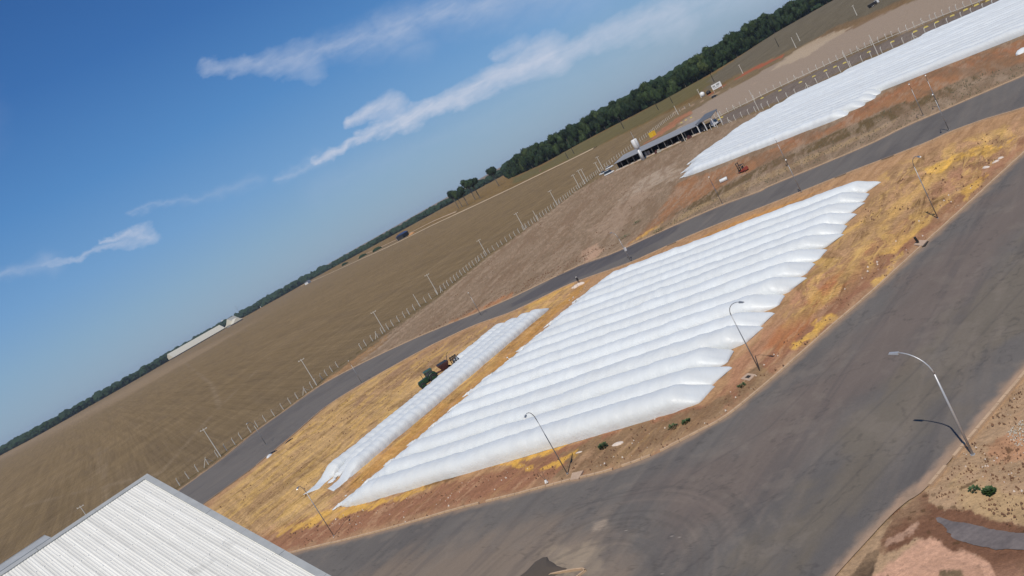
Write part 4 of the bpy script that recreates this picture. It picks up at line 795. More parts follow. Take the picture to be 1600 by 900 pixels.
# trucks, cars
def vehicle(name, label, cat, loc, rz, L, Wd, Hh, colr, kind='pickup', group=None):
    o = thing(name, label, cat, (loc[0], loc[1], 0), rz, group); b_ = MB()
    if kind == 'truck':
        b_ = MB(); b_.hexa([(L/2-2.1, -Wd/2, .9), (L/2, -Wd/2, .8), (L/2, Wd/2, .8), (L/2-2.1, Wd/2, .9)], [(L/2-2.1, -Wd/2+.1, Hh), (L/2-.35, -Wd/2+.15, Hh-.1), (L/2-.35, Wd/2-.15, Hh-.1), (L/2-2.1, Wd/2-.1, Hh)]); b_.build('cab', M[colr], o)
        b_ = MB(); b_.hexa([(L/2-.3, -Wd/2+.2, 1.9), (L/2+.0, -Wd/2+.2, 1.7), (L/2+.0, Wd/2-.2, 1.7), (L/2-.3, Wd/2-.2, 1.9)], [(L/2-.34, -Wd/2+.25, Hh-.3), (L/2-.26, -Wd/2+.25, Hh-.3), (L/2-.26, Wd/2-.25, Hh-.3), (L/2-.34, Wd/2-.25, Hh-.3)]); b_.build('windscreen', M['glass'], o)
        b_ = MB(); b_.box((-1.1, 0, 1.75), (L-2.4, Wd, 1.5)); b_.build('load_body', M['black_steel'], o); b_ = MB(); b_.box((-.8, 0, .85), (L-1.2, .9, .25)); b_.build('chassis', M['black_steel'], o)
        ws = (L/2-1.1, -L/2+1.2, -L/2+2.5)
        r = .5
    else:
        b_ = MB(); b_.hexa([(-L/2, -Wd/2, .4), (L/2, -Wd/2, .4), (L/2, Wd/2, .4), (-L/2, Wd/2, .4)], [(-L/2+.05, -Wd/2+.05, .95), (L/2-.2, -Wd/2+.1, .92), (L/2-.2, Wd/2-.1, .92), (-L/2+.05, Wd/2-.05, .95)]); b_.build('body', M[colr], o)
        x0 = -L/2+.2 if kind == 'car' else -.5
        b_ = MB(); b_.hexa([(x0, -Wd/2+.1, .95), (L/2-1.1, -Wd/2+.12, .93), (L/2-1.1, Wd/2-.12, .93), (x0, Wd/2-.1, .95)], [(x0+.35, -Wd/2+.22, Hh), (L/2-2.0, -Wd/2+.22, Hh), (L/2-2.0, Wd/2-.22, Hh), (x0+.35, Wd/2-.22, Hh)]); b_.build('cabin', M['glass'], o)
        b_ = MB(); b_.box(((x0+.35+L/2-2.0)/2, 0, Hh+.02), (abs(L/2-2.0-x0-.35), Wd-.44, .05)); b_.build('roof', M[colr], o)
        ws = (L/2-.85, -L/2+.85); r = .33
    for x_ in ws:
        for sgn in (-1, 1): b_ = MB(); b_.cyl((x_, sgn*(Wd/2-.12), r), r, .26, 'Y', 14, .04); w_ = b_.build('wheel', M['tyre'], o); b_ = MB(); b_.cyl((x_, sgn*(Wd/2-.0), r), r*.5, .06, 'Y', 10); b_.build('rim', M['white_paint'], w_)
    return o
def sh_pt(x, y): v = A+Matrix.Rotation(az, 3, 'Z') @ Vector((x, y, 0)); return (v.x, v.y)
vehicle('truck', 'dark truck with white cab standing under the gate canopy', 'truck', sh_pt(Ls+5.2, -.5), az+.05, 7.5, 2.4, 3.0, 'white_paint', 'truck')
vehicle('parked_van', 'white van parked at the left end of the long shed', 'van', G(953, 272), az+.2, 5.2, 2.0, 2.2, 'white_paint', 'car')
vehicle('parked_car', 'white car with dark windows parked behind the white van', 'car', G(953, 263), az+.3, 4.4, 1.8, 1.45, 'white_paint', 'car')
vehicle('parked_pickup', 'pale pickup parked nearest the power poles by the shed', 'pickup', G(943, 272), az-.2, 4.9, 1.85, 1.6, 'white_paint', 'pickup')
# water tower
wt = thing('water_tower', 'white water tower with wide tank on a slim column before the long shed', 'water tower', G(1006, 250))
MB().tube([(0, 0, 0), (0, 0, 6.0)], [.75, .7], 18).build('column', M['white_paint'], wt, True)
MB().tube([(0, 0, 5.9), (0, 0, 6.6), (0, 0, 10.4), (0, 0, 10.7)], [.7, 1.45, 1.45, 1.2], 22).build('tank', M['white_paint'], wt, True)
MB().tube([(.6, .3, 10.6), (.6, .3, 14.4)], .09, 6).build('antenna_mast', M['pole_light'], wt)
b_ = MB(); 
for i in range(26): b_.box((0, -.85 if i < 16 else -1.6, .3+i*.4), (.4, .04, .04))
b_.tube([(-.2, -.85, 0), (-.2, -.85, 6.2), (-.2, -1.6, 6.8), (-.2, -1.6, 10.6)], .03, 4); b_.tube([(.2, -.85, 0), (.2, -.85, 6.2), (.2, -1.6, 6.8), (.2, -1.6, 10.6)], .03, 4); b_.build('ladder', M['pole_light'], wt)
# yellow box cabin
yc = thing('yellow_container', 'bright yellow container standing behind the long shed roof', 'container', G(1021, 213), math.radians(35))
b_ = MB(); b_.box((0, 0, 1.5), (3.6, 2.6, 3.0)); b_.build('body', M['yellow'], yc)
for i in range(8): b_ = MB(); b_.box((-1.55+i*.44, -1.33, 1.5), (.12, .06, 2.7)); b_.build('rib', M['yellow'], yc)
b_ = MB(); b_.box((0, 0, 3.06), (3.7, 2.7, .12)); b_.build('lid', M['yellow'], yc)
# white notice board on two legs
nb = thing('notice_board', 'white board on pale legs at the end of the red earth streak', 'notice board', G(1123, 141), math.radians(-22)); nb.scale = (.74, .74, .74)
b_ = MB(); b_.box((0, 0, 5.0), (9.6, .25, 5.2)); b_.build('board', M['white_paint'], nb)
for (x_, z_, w_, h_) in ((-2.6, 5.6, 2.6, 1.5), (1.6, 5.8, 3.2, 1.8), (-.6, 3.9, 5.8, .5)): b_ = MB(); b_.box((x_, -.14, z_), (w_, .04, h_)); b_.build('printed_patch', M['grey_wall'], nb)
for x_ in (-4.4, 4.4): b_ = MB(); b_.box((x_, .3, 1.9), (.35, .35, 3.8)); b_.build('leg', M['concrete'], nb)
b_ = MB(); b_.box((0, .3, 2.2), (8.4, .2, .25)); b_.build('crossbar', M['concrete'], nb)
tk = thing('white_tank', 'rounded white tank standing beside pale poles left of the white board', 'tank', G(1099, 151)); MB().tube([(0, 0, 0), (0, 0, 3), (0, 0, 3.8)], [1.9, 1.9, .7], 16).build('shell', M['white_paint'], tk, True); b_ = MB(); b_.cyl((0, 0, 3.9), .6, .3, 'Z', 12); b_.build('lid', M['grey_wall'], tk)
for px_, lb in ((1108, 'black water tank between the white tank and the white board'),):
    tk = thing('black_tank', lb, 'tank', G(px_, 147)); MB().tube([(0, 0, 0), (0, 0, 2), (0, 0, 2.6)], [1.8, 1.8, .7], 14).build('shell', M['black_plastic'], tk, True); b_ = MB(); b_.cyl((0, 0, 2.7), .5, .25, 'Z', 10); b_.build('lid', M['black_steel'], tk)
upole((1096, 153), (1090, 140), 'pale pole standing by the white tank left of the white board', group='single poles in the yard and fields')
vehicle('parked_car', 'dark car parked on the yard below the white board', 'car', G(1117, 152), .4, 4.4, 1.8, 1.5, 'black_steel', 'car')
for px_, rz_, lb in (((1366, 9), .3, 'white roofed lorry far off in the top field'), ((1013, 164), .5, 'white trailer on the grass strip before the forest, above the white lamp'), ((1050, 165.5), .2, None)):
    if lb: vehicle('far_truck', lb, 'truck', G(*px_), rz_, 9, 2.5, 2.8, 'white_paint', 'truck')
# ------------------------------------------------------------------ forklift and tractor
def wheel(parent, x_, y_, r, w, rimmat='green_paint', s=18):
    b_ = MB(); b_.cyl((x_, y_, r), r, w, 'Y', s, r*.12)
    for i in range(s):
        a_ = 2*math.pi*i/s; b_.box((x_+math.cos(a_)*r, y_+(.12 if i % 2 else -.12)*w*2, r+math.sin(a_)*r), (.07*r+.02, w*.45, .07*r+.02))
    t_ = b_.build('wheel', M['tyre'], parent); b_ = MB(); b_.cyl((x_, y_, r), r*.52, w+.05, 'Y', 14, .02); b_.cyl((x_, y_, r), r*.16, w+.12, 'Y', 8); b_.build('rim', M[rimmat], t_); return t_
p0, p1 = np.array(G(665, 608)), np.array(G(700, 586)); a_t = math.atan2(p1[1]-p0[1], p1[0]-p0[0])+math.pi
cen = np.array(G(678, 598)) + nrm*.4
tr = thing('tractor', 'green farm tractor with cab parked against the left edge of the bags', 'tractor', (cen[0], cen[1], .02), a_t)
b_ = MB(); b_.hexa([(.5, -.42, .8), (2.5, -.38, .8), (2.5, .38, .8), (.5, .42, .8)], [(.5, -.42, 1.75), (2.4, -.33, 1.55), (2.4, .33, 1.55), (.5, .42, 1.75)]); b_.build('bonnet', M['green_paint'], tr)
b_ = MB(); b_.box((2.52, 0, 1.15), (.06, .6, .6)); b_.build('grille', M['black_steel'], tr)
for y_ in (-.2, .2): b_ = MB(); b_.cyl((2.57, y_, 1.35), .09, .05, 'X', 8); b_.build('headlight', M['white_paint'], tr)
b_ = MB(); b_.hexa([(-1.0, -.62, 1.15), (.5, -.62, 1.15), (.5, .62, 1.15), (-1.0, .62, 1.15)], [(-.95, -.6, 2.55), (.35, -.6, 2.55), (.35, .6, 2.55), (-.95, .6, 2.55)]); b_.build('cab_glass', M['glass'], tr)
for x_, y_ in ((-1.0, -.64), (-1.0, .64), (.5, -.64), (.5, .64), (-.3, .64), (-.3, -.64)): b_ = MB(); b_.box((x_, y_, 1.85), (.1, .1, 1.45)); b_.build('cab_post', M['green_paint'], tr)
b_ = MB(); b_.hexa([(-1.2, -.8, 2.56), (.65, -.8, 2.56), (.65, .8, 2.56), (-1.2, .8, 2.56)], [(-1.1, -.7, 2.75), (.5, -.7, 2.75), (.5, .7, 2.75), (-1.1, .7, 2.75)]); b_.build('cab_roof', M['green_paint'], tr)
b_ = MB(); b_.box((.5, 0, .8), (3.4, .5, .5)); b_.build('chassis', M['black_steel'], tr)
b_ = MB(); b_.tube([(1.2, -.3, 1.6), (1.2, -.3, 2.6)], .05, 8); b_.build('exhaust', M['black_steel'], tr)
for s_ in (-1, 1):
    wheel(tr, -.65, s_*1.0, .88, .5); wheel(tr, 1.85, s_*.9, .62, .36)
    b_ = MB(); b_.tube([(-.65+math.cos(a)*1.0, s_*.95, .9+math.sin(a)*1.0) for a in [math.pi*(.1+.8*i/8) for i in range(9)]], .14, 6); b_.build('mudguard', M['green_paint'], tr)
cb_ = cen + np.array([math.cos(a_t+math.pi), math.sin(a_t+math.pi)])*4.6
cb_ = cb_ + nrm*.5; bg_ = thing('grain_bagger', 'rusty dark red bagging machine behind the tractor, feeding the short bag', 'bagging machine', (cb_[0], cb_[1], .02), a_t)
b_ = MB(); b_.hexa([(.2, -.5, .8), (1.2, -.5, .8), (1.2, .5, .8), (.2, .5, .8)], [(-.3, -1.0, 1.9), (1.7, -1.0, 1.9), (1.7, 1.0, 1.9), (-.3, 1.0, 1.9)]); b_.build('hopper', M['red_rust'], bg_)
b_ = MB(); b_.tube([(-1.3, 0, .45), (2.3, 0, 1.0)], .16, 8); b_.build('drawbar', M['red_rust'], bg_)
bg_.scale = (1.2, 1.2, 1.2)
for s_ in (0, 1, 2): b_ = MB(); b_.tube([(-.9-s_*.45, 1.45*math.cos(math.pi*i/12), .15+1.85*math.sin(math.pi*i/12)) for i in range(13)], .07, 6); b_.build('tunnel_hoop', M['black_steel'], bg_)
for i in range(7): an_ = math.pi*(.08+.84*i/6); b_ = MB(); b_.box((-1.35, 1.38*math.cos(an_), .15+1.78*math.sin(an_)), (1.2, .12, .1)); b_.build('tunnel_bar', M['black_steel'], bg_)
for s_ in (-1, 1): wheel(bg_, -.2, s_*1.35, .42, .28, 'red_rust', 12)
b_ = MB(); b_.tube([(-.1, .9, 1.9), (-.5, .9, 2.9), (-.9, .9, 3.1)], .05, 6); b_.build('crane_arm', M['black_steel'], bg_)
b_ = MB(); b_.box((.7, 0, 1.95), (1.7, 1.7, .08)); b_.build('hopper_grid', M['black_steel'], bg_)
def forklift():
    f = thing('forklift', 'orange-red forklift with black mast standing on the dirt beside the far bags', 'forklift', G(1162, 269), math.radians(115)); f.scale = (.82, .82, .82)
    b_ = MB(); b_.hexa([(-1.6, -.75, .45), (.9, -.7, .45), (.9, .7, .45), (-1.6, .75, .45)], [(-1.55, -.65, 1.35), (-.6, -.65, 1.25), (-.6, .65, 1.25), (-1.55, .65, 1.35)]); b_.build('body', M['orange_red'], f)
    b_ = MB(); b_.hexa([(-1.9, -.6, .5), (-1.6, -.65, .5), (-1.6, .65, .5), (-1.9, .6, .5)], [(-1.8, -.55, 1.4), (-1.55, -.6, 1.5), (-1.55, .6, 1.5), (-1.8, .55, 1.4)]); b_.build('counterweight', M['orange_red'], f)
    for x_, y_ in ((-.9, -.6), (-.9, .6), (.7, -.6), (.7, .6)): b_ = MB(); b_.tube([(x_, y_, 1.1), (x_*.8, y_*.9, 2.4)], .05, 6); b_.build('cab_post', M['black_steel'], f)
    b_ = MB(); b_.box((-.1, 0, 2.43), (1.6, 1.2, .08)); b_.build('cab_roof', M['black_steel'], f)
    b_ = MB(); b_.box((-.35, 0, 1.35), (.5, .5, .35)); b_.box((-.6, 0, 1.75), (.12, .5, .5)); b_.build('seat', M['black_steel'], f)
    for y_ in (-.42, .42): b_ = MB(); b_.box((1.1, y_, 1.7), (.18, .14, 3.3)); b_.build('mast_rail', M['black_steel'], f); b_ = MB(); b_.box((1.85, y_*.8, .2), (1.3, .14, .06)); b_.build('fork', M['black_steel'], f)
    for z_ in (.6, 1.7, 3.2): b_ = MB(); b_.box((1.1, 0, z_), (.12, .72, .14)); b_.build('mast_bar', M['black_steel'], f)
    b_ = MB(); b_.box((1.24, 0, .7), (.08, 1.1, .6)); b_.build('carriage', M['black_steel'], f)
    for x_, r_ in ((.75, .45), (-1.2, .36)):
        for s_ in (-1, 1): wheel(f, x_, s_*.68, r_, .28, 'orange_red', 12)
    b_ = MB(); b_.tube([(.35, 0, 1.3), (.15, 0, 1.7)], .03, 5); b_.build('steering_column', M['black_steel'], f)
forklift()
dr = thing('white_drum', 'white plastic roll lying on the dirt left of the forklift', 'roll', (*G(1132, 284), .5), math.radians(-25)); MB().cyl((0, 0, 0), .5, 1.9, 'X', 18, .06).build('roll', M['bag'], dr, True); MB().cyl((.96, 0, 0), .2, .06, 'X', 12).build('core', M['black_plastic'], dr)
wb = MB(); rng = np.random.RandomState(2)
def lump(name, label, cat, px, sc, m, group=None, seed=1, z=0.0):
    bm = bmesh.new(); bmesh.ops.create_icosphere(bm, subdivisions=2, radius=1); r_ = random.Random(seed)
    off = [Vector((r_.uniform(-1, 1), r_.uniform(-1, 1), r_.uniform(-1, 1))).normalized() for _ in range(7)]
    for v in bm.verts:
        k = 1+sum(.16*max(0, v.co.dot(o_))**3*(1 if i % 2 else -1) for i, o_ in enumerate(off))+r_.uniform(-.05, .05); v.co = Vector((v.co.x*sc[0]*k, v.co.y*sc[1]*k, max(-.25, v.co.z)*sc[2]*k))
    me = bpy.data.meshes.new(name); bm.to_mesh(me); bm.free(); me.materials.append(m); g = G(*px); o = link(name, me, None, (g[0], g[1], z)); o.rotation_euler.z = r_.uniform(0, 6)
    return tag(o, label, cat, group)
lump('white_sack', 'white sack on the dirt at the far right edge beyond the road', 'sack', (1597, 82), (1.6, 1.0, .8), M['bag'], seed=3)
for i, (px, lb) in enumerate([((901, 448), 'left pale sack of the pile at the feet of the person in black'), ((905, 445.5), 'middle pale sack of the pile at the feet of the person in black'), ((909, 444), 'right pale sack of the pile at the feet of the person in black'), ((896, 450), 'small pale sack lying at the left end of the sack pile')]):
    lump('sack', lb, 'sack', px, (.9, .6, .55) if i < 3 else (.5, .4, .3), M['rubble'], 'pale sacks by the road', seed=20+i)
lump('plastic_heap', 'crumpled white plastic heap on the left verge of the service road', 'plastic', (421, 713), (1.3, .6, .4), M['bag'], seed=8)
lump('plastic_heap', 'black crumpled plastic beside the white heap on the service road verge', 'plastic', (428, 707), (1.6, .5, .35), M['black_plastic'], seed=9)
lump('plastic_heap', 'black crumpled plastic lying on the golden husk by the service road', 'plastic', (450, 691), (1.4, .5, .3), M['black_plastic'], seed=10)
# low mound shaped and coloured as a cast shadow, at the traffic island tip
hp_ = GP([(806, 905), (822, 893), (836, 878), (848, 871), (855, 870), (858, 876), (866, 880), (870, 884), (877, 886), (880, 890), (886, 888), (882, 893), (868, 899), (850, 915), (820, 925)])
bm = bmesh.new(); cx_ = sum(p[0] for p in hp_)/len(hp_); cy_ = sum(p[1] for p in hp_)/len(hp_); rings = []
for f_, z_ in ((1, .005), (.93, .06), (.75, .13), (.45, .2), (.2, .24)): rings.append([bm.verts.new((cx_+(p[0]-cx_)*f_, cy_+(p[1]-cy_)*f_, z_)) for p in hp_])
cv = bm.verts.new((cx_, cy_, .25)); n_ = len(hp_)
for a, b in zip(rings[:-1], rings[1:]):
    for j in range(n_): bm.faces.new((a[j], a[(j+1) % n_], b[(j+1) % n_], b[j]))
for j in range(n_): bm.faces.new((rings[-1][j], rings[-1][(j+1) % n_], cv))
bmesh.ops.recalc_face_normals(bm, faces=bm.faces); me = bpy.data.meshes.new('shadow_mound'); bm.to_mesh(me); bm.free(); me.materials.append(M['shadow_brown'])
tag(link('shadow_mound', me), 'low dark brown mound standing in for a cast shadow, with a ragged right edge, on the asphalt by the kerb tip', 'shadow mound')
ik = tag(bpy.data.objects.new('traffic_island_kerb', None), kind='structure'); S.collection.objects.link(ik)
IK = [np.array(G(*p)) for p in [(840, 907), (862, 897.5), (880, 893.5), (900, 890), (912, 889), (917, 892), (905, 901), (890, 915)]]
for a, b in zip(IK[:-1], IK[1:]):
    t_ = (b-a)/np.hypot(*(b-a)); nr_ = np.array([-t_[1], t_[0]])*-.14; a = a+t_*.01; b = b-t_*.01
    MB().hexa([(*a, -.05), (*b, -.05), (*(b+nr_), -.05), (*(a+nr_), -.05)], [(*a, .15), (*b, .15), (*(b+nr_), .15), (*(a+nr_), .15)]).build('kerb_stone', M['kerb'], ik)
# slabs, inlets
def slab(px4, z, label, m='slab', hole=None, cat='slab', name='concrete_slab'):
    p = [G(*q) for q in px4]; c = np.mean(p, 0); o = thing(name, label, cat, (c[0], c[1], 0)); q = [(a[0]-c[0], a[1]-c[1]) for a in p]
    MB().hexa([(*a, -.1) for a in q], [(*a, z) for a in q]).build('slab_body', M[m], o)
    if hole: h = [(a[0]*hole, a[1]*hole) for a in q]; MB().hexa([(*a, z-.03) for a in h], [(*a, z+.012) for a in h]).build('opening', M['dark_hole'], o)
    return o
slab([(892, 752), (905, 750), (912.5, 737), (895, 741)], .17, 'pale concrete drain slab at the kerb beside the front street lamp')
slab([(1158, 594), (1172, 597), (1182, 587), (1169, 585)], .16, 'square concrete manhole frame with an open middle near the bag tips', hole=.42, cat='manhole', name='manhole')
slab([(1428, 384), (1442, 386), (1450, 377), (1438, 377)], .16, 'pale drain slab at the kerb on the golden ground at right')
b_ = thing('drain_opening', 'dark kerb drain slot beside the pale slab at right', 'drain', (*G(1446, 382), 0), math.radians(40)); MB().box((0, 0, .03), (1.3, .35, .1)).build('slot', M['dark_hole'], b_)
b_ = thing('pipe_stub', 'short black pipe stub sticking up beside the pale slab at right', 'pipe', G(1436, 381)); MB().tube([(0, 0, 0), (-.1, .1, .9)], .14, 8).build('pipe', M['black_plastic'], b_)
b_ = thing('marker_peg', 'small white marker base with thin sticks near the front street lamp', 'marker', G(854, 754)); MB().tube([(0, 0, 0), (0, 0, .3)], [.2, .1], 8).build('base', M['white_paint'], b_); MB().tube([(0, 0, .2), (-.25, .1, 1.4)], .02, 5).build('stick', M['bark'], b_); MB().tube([(0, 0, .2), (.15, .1, 1.2)], .02, 5).build('stick', M['bark'], b_)
b_ = thing('road_sign', 'small white sign plate on a thin post by the service road', 'sign', G(985, 405)); MB().tube([(0, 0, 0), (0, 0, 2.6)], .04, 6).build('post', M['pole_grey'], b_); MB().box((0, -.05, 2.4), (.5, .03, .8)).build('plate', M['white_paint'], b_)
# ------------------------------------------------------------------ person
def person():
    p = thing('person', 'person in dark clothes and pale hat standing by the sacks at the road edge', 'person', (*G(906.2, 444.2), .05), 2.4)
    vs = [(0, 0, .95), (0, 0, 1.12), (0, 0, 1.32), (0, 0, 1.46), (0, .01, 1.55), (.19, 0, 1.42), (.25, .02, 1.14), (.24, .12, .90), (-.19, 0, 1.42), (-.25, 0, 1.14), (-.24, .08, .90), (.10, 0, .90), (.12, .03, .50), (.13, -.02, .09), (.13, .10, .04), (-.10, 0, .90), (-.13, .02, .50), (-.15, -.02, .09), (-.16, .10, .04)]
    es = [(0, 1), (1, 2), (2, 3), (3, 4), (3, 5), (5, 6), (6, 7), (3, 8), (8, 9), (9, 10), (0, 11), (11, 12), (12, 13), (13, 14), (0, 15), (15, 16), (16, 17), (17, 18)]
    rr = [.15, .145, .17, .10, .06, .075, .05, .035, .075, .05, .035, .10, .065, .042, .04, .10, .065, .042, .04]
    me = bpy.data.meshes.new('body'); me.from_pydata(vs, es, []); me.materials.append(M['dark_cloth']); o = link('body', me, p)
    sk = o.modifiers.new('s', 'SKIN'); 
    for i, v in enumerate(me.skin_vertices[0].data if me.skin_vertices else []): v.radius = (rr[i], rr[i]*.8); v.use_root = (i == 0)
    if not me.skin_vertices:
        bpy.context.view_layer.objects.active = o; bpy.ops.mesh.customdata_skin_add() if False else None
    o.modifiers.new('u', 'SUBSURF').levels = 1; o.modifiers['u'].render_levels = 2
    bm = bmesh.new(); bmesh.ops.create_uvsphere(bm, u_segments=14, v_segments=10, radius=.105)
    for v in bm.verts:
        v.co.z *= 1.22
        if v.co.y > .09 and abs(v.co.x) < .025: v.co.y += .02
    m2 = bpy.data.meshes.new('head'); bm.to_mesh(m2); bm.free(); m2.materials.append(M['skin']); hd = link('head', m2, p, (0, .02, 1.66))
    for s_ in (-1, 1): MB().box((s_*.105, 0, 0), (.02, .04, .06)).build('ear', M['skin'], hd); MB().box((s_*.035, .098, .01), (.02, .012, .01)).build('eye', M['dark_hole'], hd)
    MB().box((0, .1, -.05), (.04, .01, .008)).build('mouth', M['red_rust'], hd)
    h_ = MB(); h_.tube([(0, .02, 1.70), (0, .02, 1.715)], .19, 16); h_.tube([(0, .02, 1.71), (0, .02, 1.80), (0, .02, 1.82)], [.115, .105, .06], 14); h_.build('hat', M['hat'], p)
    for s_, y_ in ((1, .14), (-1, .10)):
        h_ = MB(); x_ = .24*s_; h_.tube([(x_, y_, .91), (x_, y_+.01, .83)], [.03, .036], 8)
        for k_ in range(4): h_.tube([(x_+(k_-1.5)*.018, y_+.01, .84), (x_+(k_-1.5)*.02, y_+.02, .79), (x_+(k_-1.5)*.02, y_+.045, .755+.01*abs(k_-1.5))], [.0095, .009, .007], 6)
        h_.tube([(x_, y_+.03, .87), (x_, y_+.06, .83), (x_, y_+.065, .80)], [.011, .009, .007], 6); h_.build('hand', M['skin'], p, True)
person()
# ------------------------------------------------------------------ pools and mud
def pool(px, z, name, m):
    r_ = resample([G(*q) for q in px+[px[0]]], 90); c = r_.mean(0); rr_ = np.hypot(*(r_-c).T); w_ = 1+.16*(fbm(np.cos(np.linspace(0, 6.2832, 90))*6+9, np.sin(np.linspace(0, 6.2832, 90))*6+9, 3, 5, .7)-.5)*2; r_ = c+(r_-c)*w_[:, None]*np.array([1.0, .95])
    me = bpy.data.meshes.new(name); me.from_pydata([(a, b, z) for a, b in r_], [], [tuple(range(90))]); me.materials.append(m); return tag(link(name, me), kind='structure')
pool([(1462, 812), (1470, 808), (1486, 813), (1510, 816), (1540, 824), (1580, 832), (1640, 840), (1640, 872), (1600, 860), (1560, 859), (1530, 853), (1505, 846), (1490, 842), (1480, 830)], .005, 'puddle', M['water'])
# ------------------------------------------------------------------ weeds and rubble
def weed(px, r, h, label, n=120, m='weed', seed=0):
    g = G(*px); b_ = MB(); R_ = random.Random(seed)
    for i in range(n):
        a = R_.uniform(0, 6.28); d = r*math.sqrt(R_.random()); el = R_.uniform(.3, 1.2); L_ = R_.uniform(.12, .3); p = Vector((math.cos(a)*d, math.sin(a)*d, h*R_.uniform(.1, 1)*(1-d/r*.5)))
        dr_ = Vector((math.cos(a)*math.cos(el), math.sin(a)*math.cos(el), math.sin(el)*.6)); sd_ = Vector((-math.sin(a), math.cos(a), 0))*L_*.3
        b_.add([p, p+dr_*L_*.5+sd_, p+dr_*L_, p+dr_*L_*.5-sd_], [(0, 1, 2, 3)])
    o = thing('weed', label, 'weed', (g[0], g[1], .1), group='green weeds on the verges'); b_.build('leaves', M[m], o)
    s_ = MB()
    for i in range(5): a = i*1.25; s_.tube([(0, 0, -.1), (math.cos(a)*r*.6, math.sin(a)*r*.6, h*.7)], .012, 4)
    s_.build('stem', M['dry_weed'], o)
weed((943, 700), .42, .4, 'small dark green bush on the verge between the front bag and the kerb', 220, seed=1)
weed((1548, 772), .24, .3, 'bright green bush on the rubble at the lower right', 260, seed=2)
weed((1523, 769), .22, .2, 'small green weed left of the bright bush at the lower right', 50, seed=3)
weed((1073, 661), .36, .2, 'low green weed patch just above the kerb at the road bend', 160, seed=4)
weed((1052, 669), .4, .25, 'small weed left of the low green patch at the road bend', 80, seed=5)
weed((1160, 605), .3, .25, 'small weed below the square manhole frame', 60, seed=6)
weed((996, 349), 1.2, .6, 'dark low bush on the bare yard above the service road', 160, seed=7)
weed((1030, 362), 1.4, .7, 'dark weed clump on the far kerb of the service road', 160, seed=8)
weed((976, 372), 1.6, .5, 'dark weeds on the dirt mound left of the golden sand streak', 160, seed=9)
def scatter(name, region, n, smin, smax, m, seed, flat=.55, clump=None, thr=.5, kind='stuff', z0=.0):
    R_ = np.random.RandomState(seed); P_ = np.array(GP(region)); lo, hi = P_.min(0), P_.max(0); b_ = MB(); c = 0
    X_ = R_.uniform(lo[0], hi[0], n*6); Y_ = R_.uniform(lo[1], hi[1], n*6); ok = sdf([tuple(p) for p in P_], X_, Y_) < 0
    ok &= (sdf(LO_poly, X_, Y_) > .45) & (sdf(UP_poly, X_, Y_) > .5)
    if clump: ok &= fbm(X_/clump, Y_/clump, seed, 3) > thr
    for x_, y_ in list(zip(X_[ok], Y_[ok]))[:n]:
        s = smin+(smax-smin)*R_.rand()**3; a = R_.rand()*6.28; V_ = []
        for k in range(5): V_.append((x_+math.cos(a+k*1.257)*s*R_.uniform(.6, 1.1), y_+math.sin(a+k*1.257)*s*R_.uniform(.6, 1.1), z0+.01))
        V_.append((x_+s*R_.uniform(-.2, .2), y_+s*R_.uniform(-.2, .2), z0+.04+s*flat*2)); V_.append((x_+s*.4*math.cos(a), y_+s*.4*math.sin(a), z0+.03+s*flat*1.6))
        b_.add(V_, [(0, 1, 5), (1, 2, 5), (2, 3, 5), (3, 4, 6), (4, 0, 6), (0, 5, 6), (3, 6, 5)])
    if b_.v: o = b_.build(name, m); tag(o, kind='stuff')
VG = [(440, 830), (640, 778), (880, 708), (1000, 660), (1110, 634), (1180, 580), (1250, 510), (1320, 440), (1440, 340), (1560, 240), (1600, 240), (1525, 309), (1372, 449), (1245, 560), (1137, 650), (1012, 715), (892, 751), (625, 822), (470, 860)]
scatter('earth_clods', VG, 1500, .02, .14, M['clod'], 1, clump=2.5, thr=.46, z0=.06)
scatter('pale_stones', VG, 420, .02, .16, M['rubble'], 2, clump=3.5, thr=.5, z0=.06)
RV = [(1440, 765), (1520, 690), (1600, 590), (1700, 640), (1700, 800), (1600, 830), (1500, 805)]
scatter('earth_clods', RV, 1100, .015, .10, M['clod'], 3, clump=1.8, thr=.46, z0=.06)
scatter('pale_stones', RV, 160, .015, .10, M['rubble'], 4, clump=2.0, thr=.5, z0=.06)
scatter('grey_gravel', [(1570, 680), (1600, 655), (1640, 650), (1640, 690), (1590, 700)], 500, .02, .07, M['concrete'], 5, z0=.06)
scatter('earth_clods', [(560, 560), (687, 470), (768, 400), (900, 300), (1010, 260), (1060, 330), (980, 384), (905, 413), (800, 460), (700, 505)], 500, .05, .25, M['clod'], 6, clump=9, thr=.55, z0=.05)
scatter('earth_clods', [(650, 527), (800, 450), (930, 388), (985, 375), (905, 413), (800, 462), (700, 507)], 700, .04, .25, M['clod'], 7, clump=4, thr=.45, z0=.05)
scatter('dry_grass_tufts', [(1000, 372), (1060, 332), (1180, 264), (1350, 185), (1530, 116), (1600, 100), (1600, 116), (1475, 170), (1355, 223), (1190, 298), (1087, 336)], 2600, .03, .16, M['dry_weed'], 8, flat=.9, clump=5, thr=.45, z0=.05)
scatter('dry_grass_tufts', [(280, 762), (400, 668), (605, 521), (760, 402), (765, 405), (608, 530), (565, 556), (445, 641), (350, 715)], 1600, .03, .14, M['dry_weed'], 9, flat=1.2, clump=2, thr=.4, z0=.05)
scatter('earth_clods', [(330, 800), (457, 682), (625, 570), (800, 490), (560, 690), (500, 750), (450, 820)], 500, .03, .2, M['clod'], 10, clump=5, thr=.5, z0=.06)
scatter('earth_clods', [(1380, 290), (1600, 180), (1560, 240), (1440, 340), (1300, 450), (1240, 500), (1260, 440)], 160, .03, .2, M['clod'], 11, clump=4, thr=.5, z0=.06)
scatter('white_scraps', [(820, 545), (925, 450), (915, 445), (810, 545), (620, 705), (525, 790), (515, 790)], 70, .05, .28, M['bag'], 12, flat=.4, z0=.04)
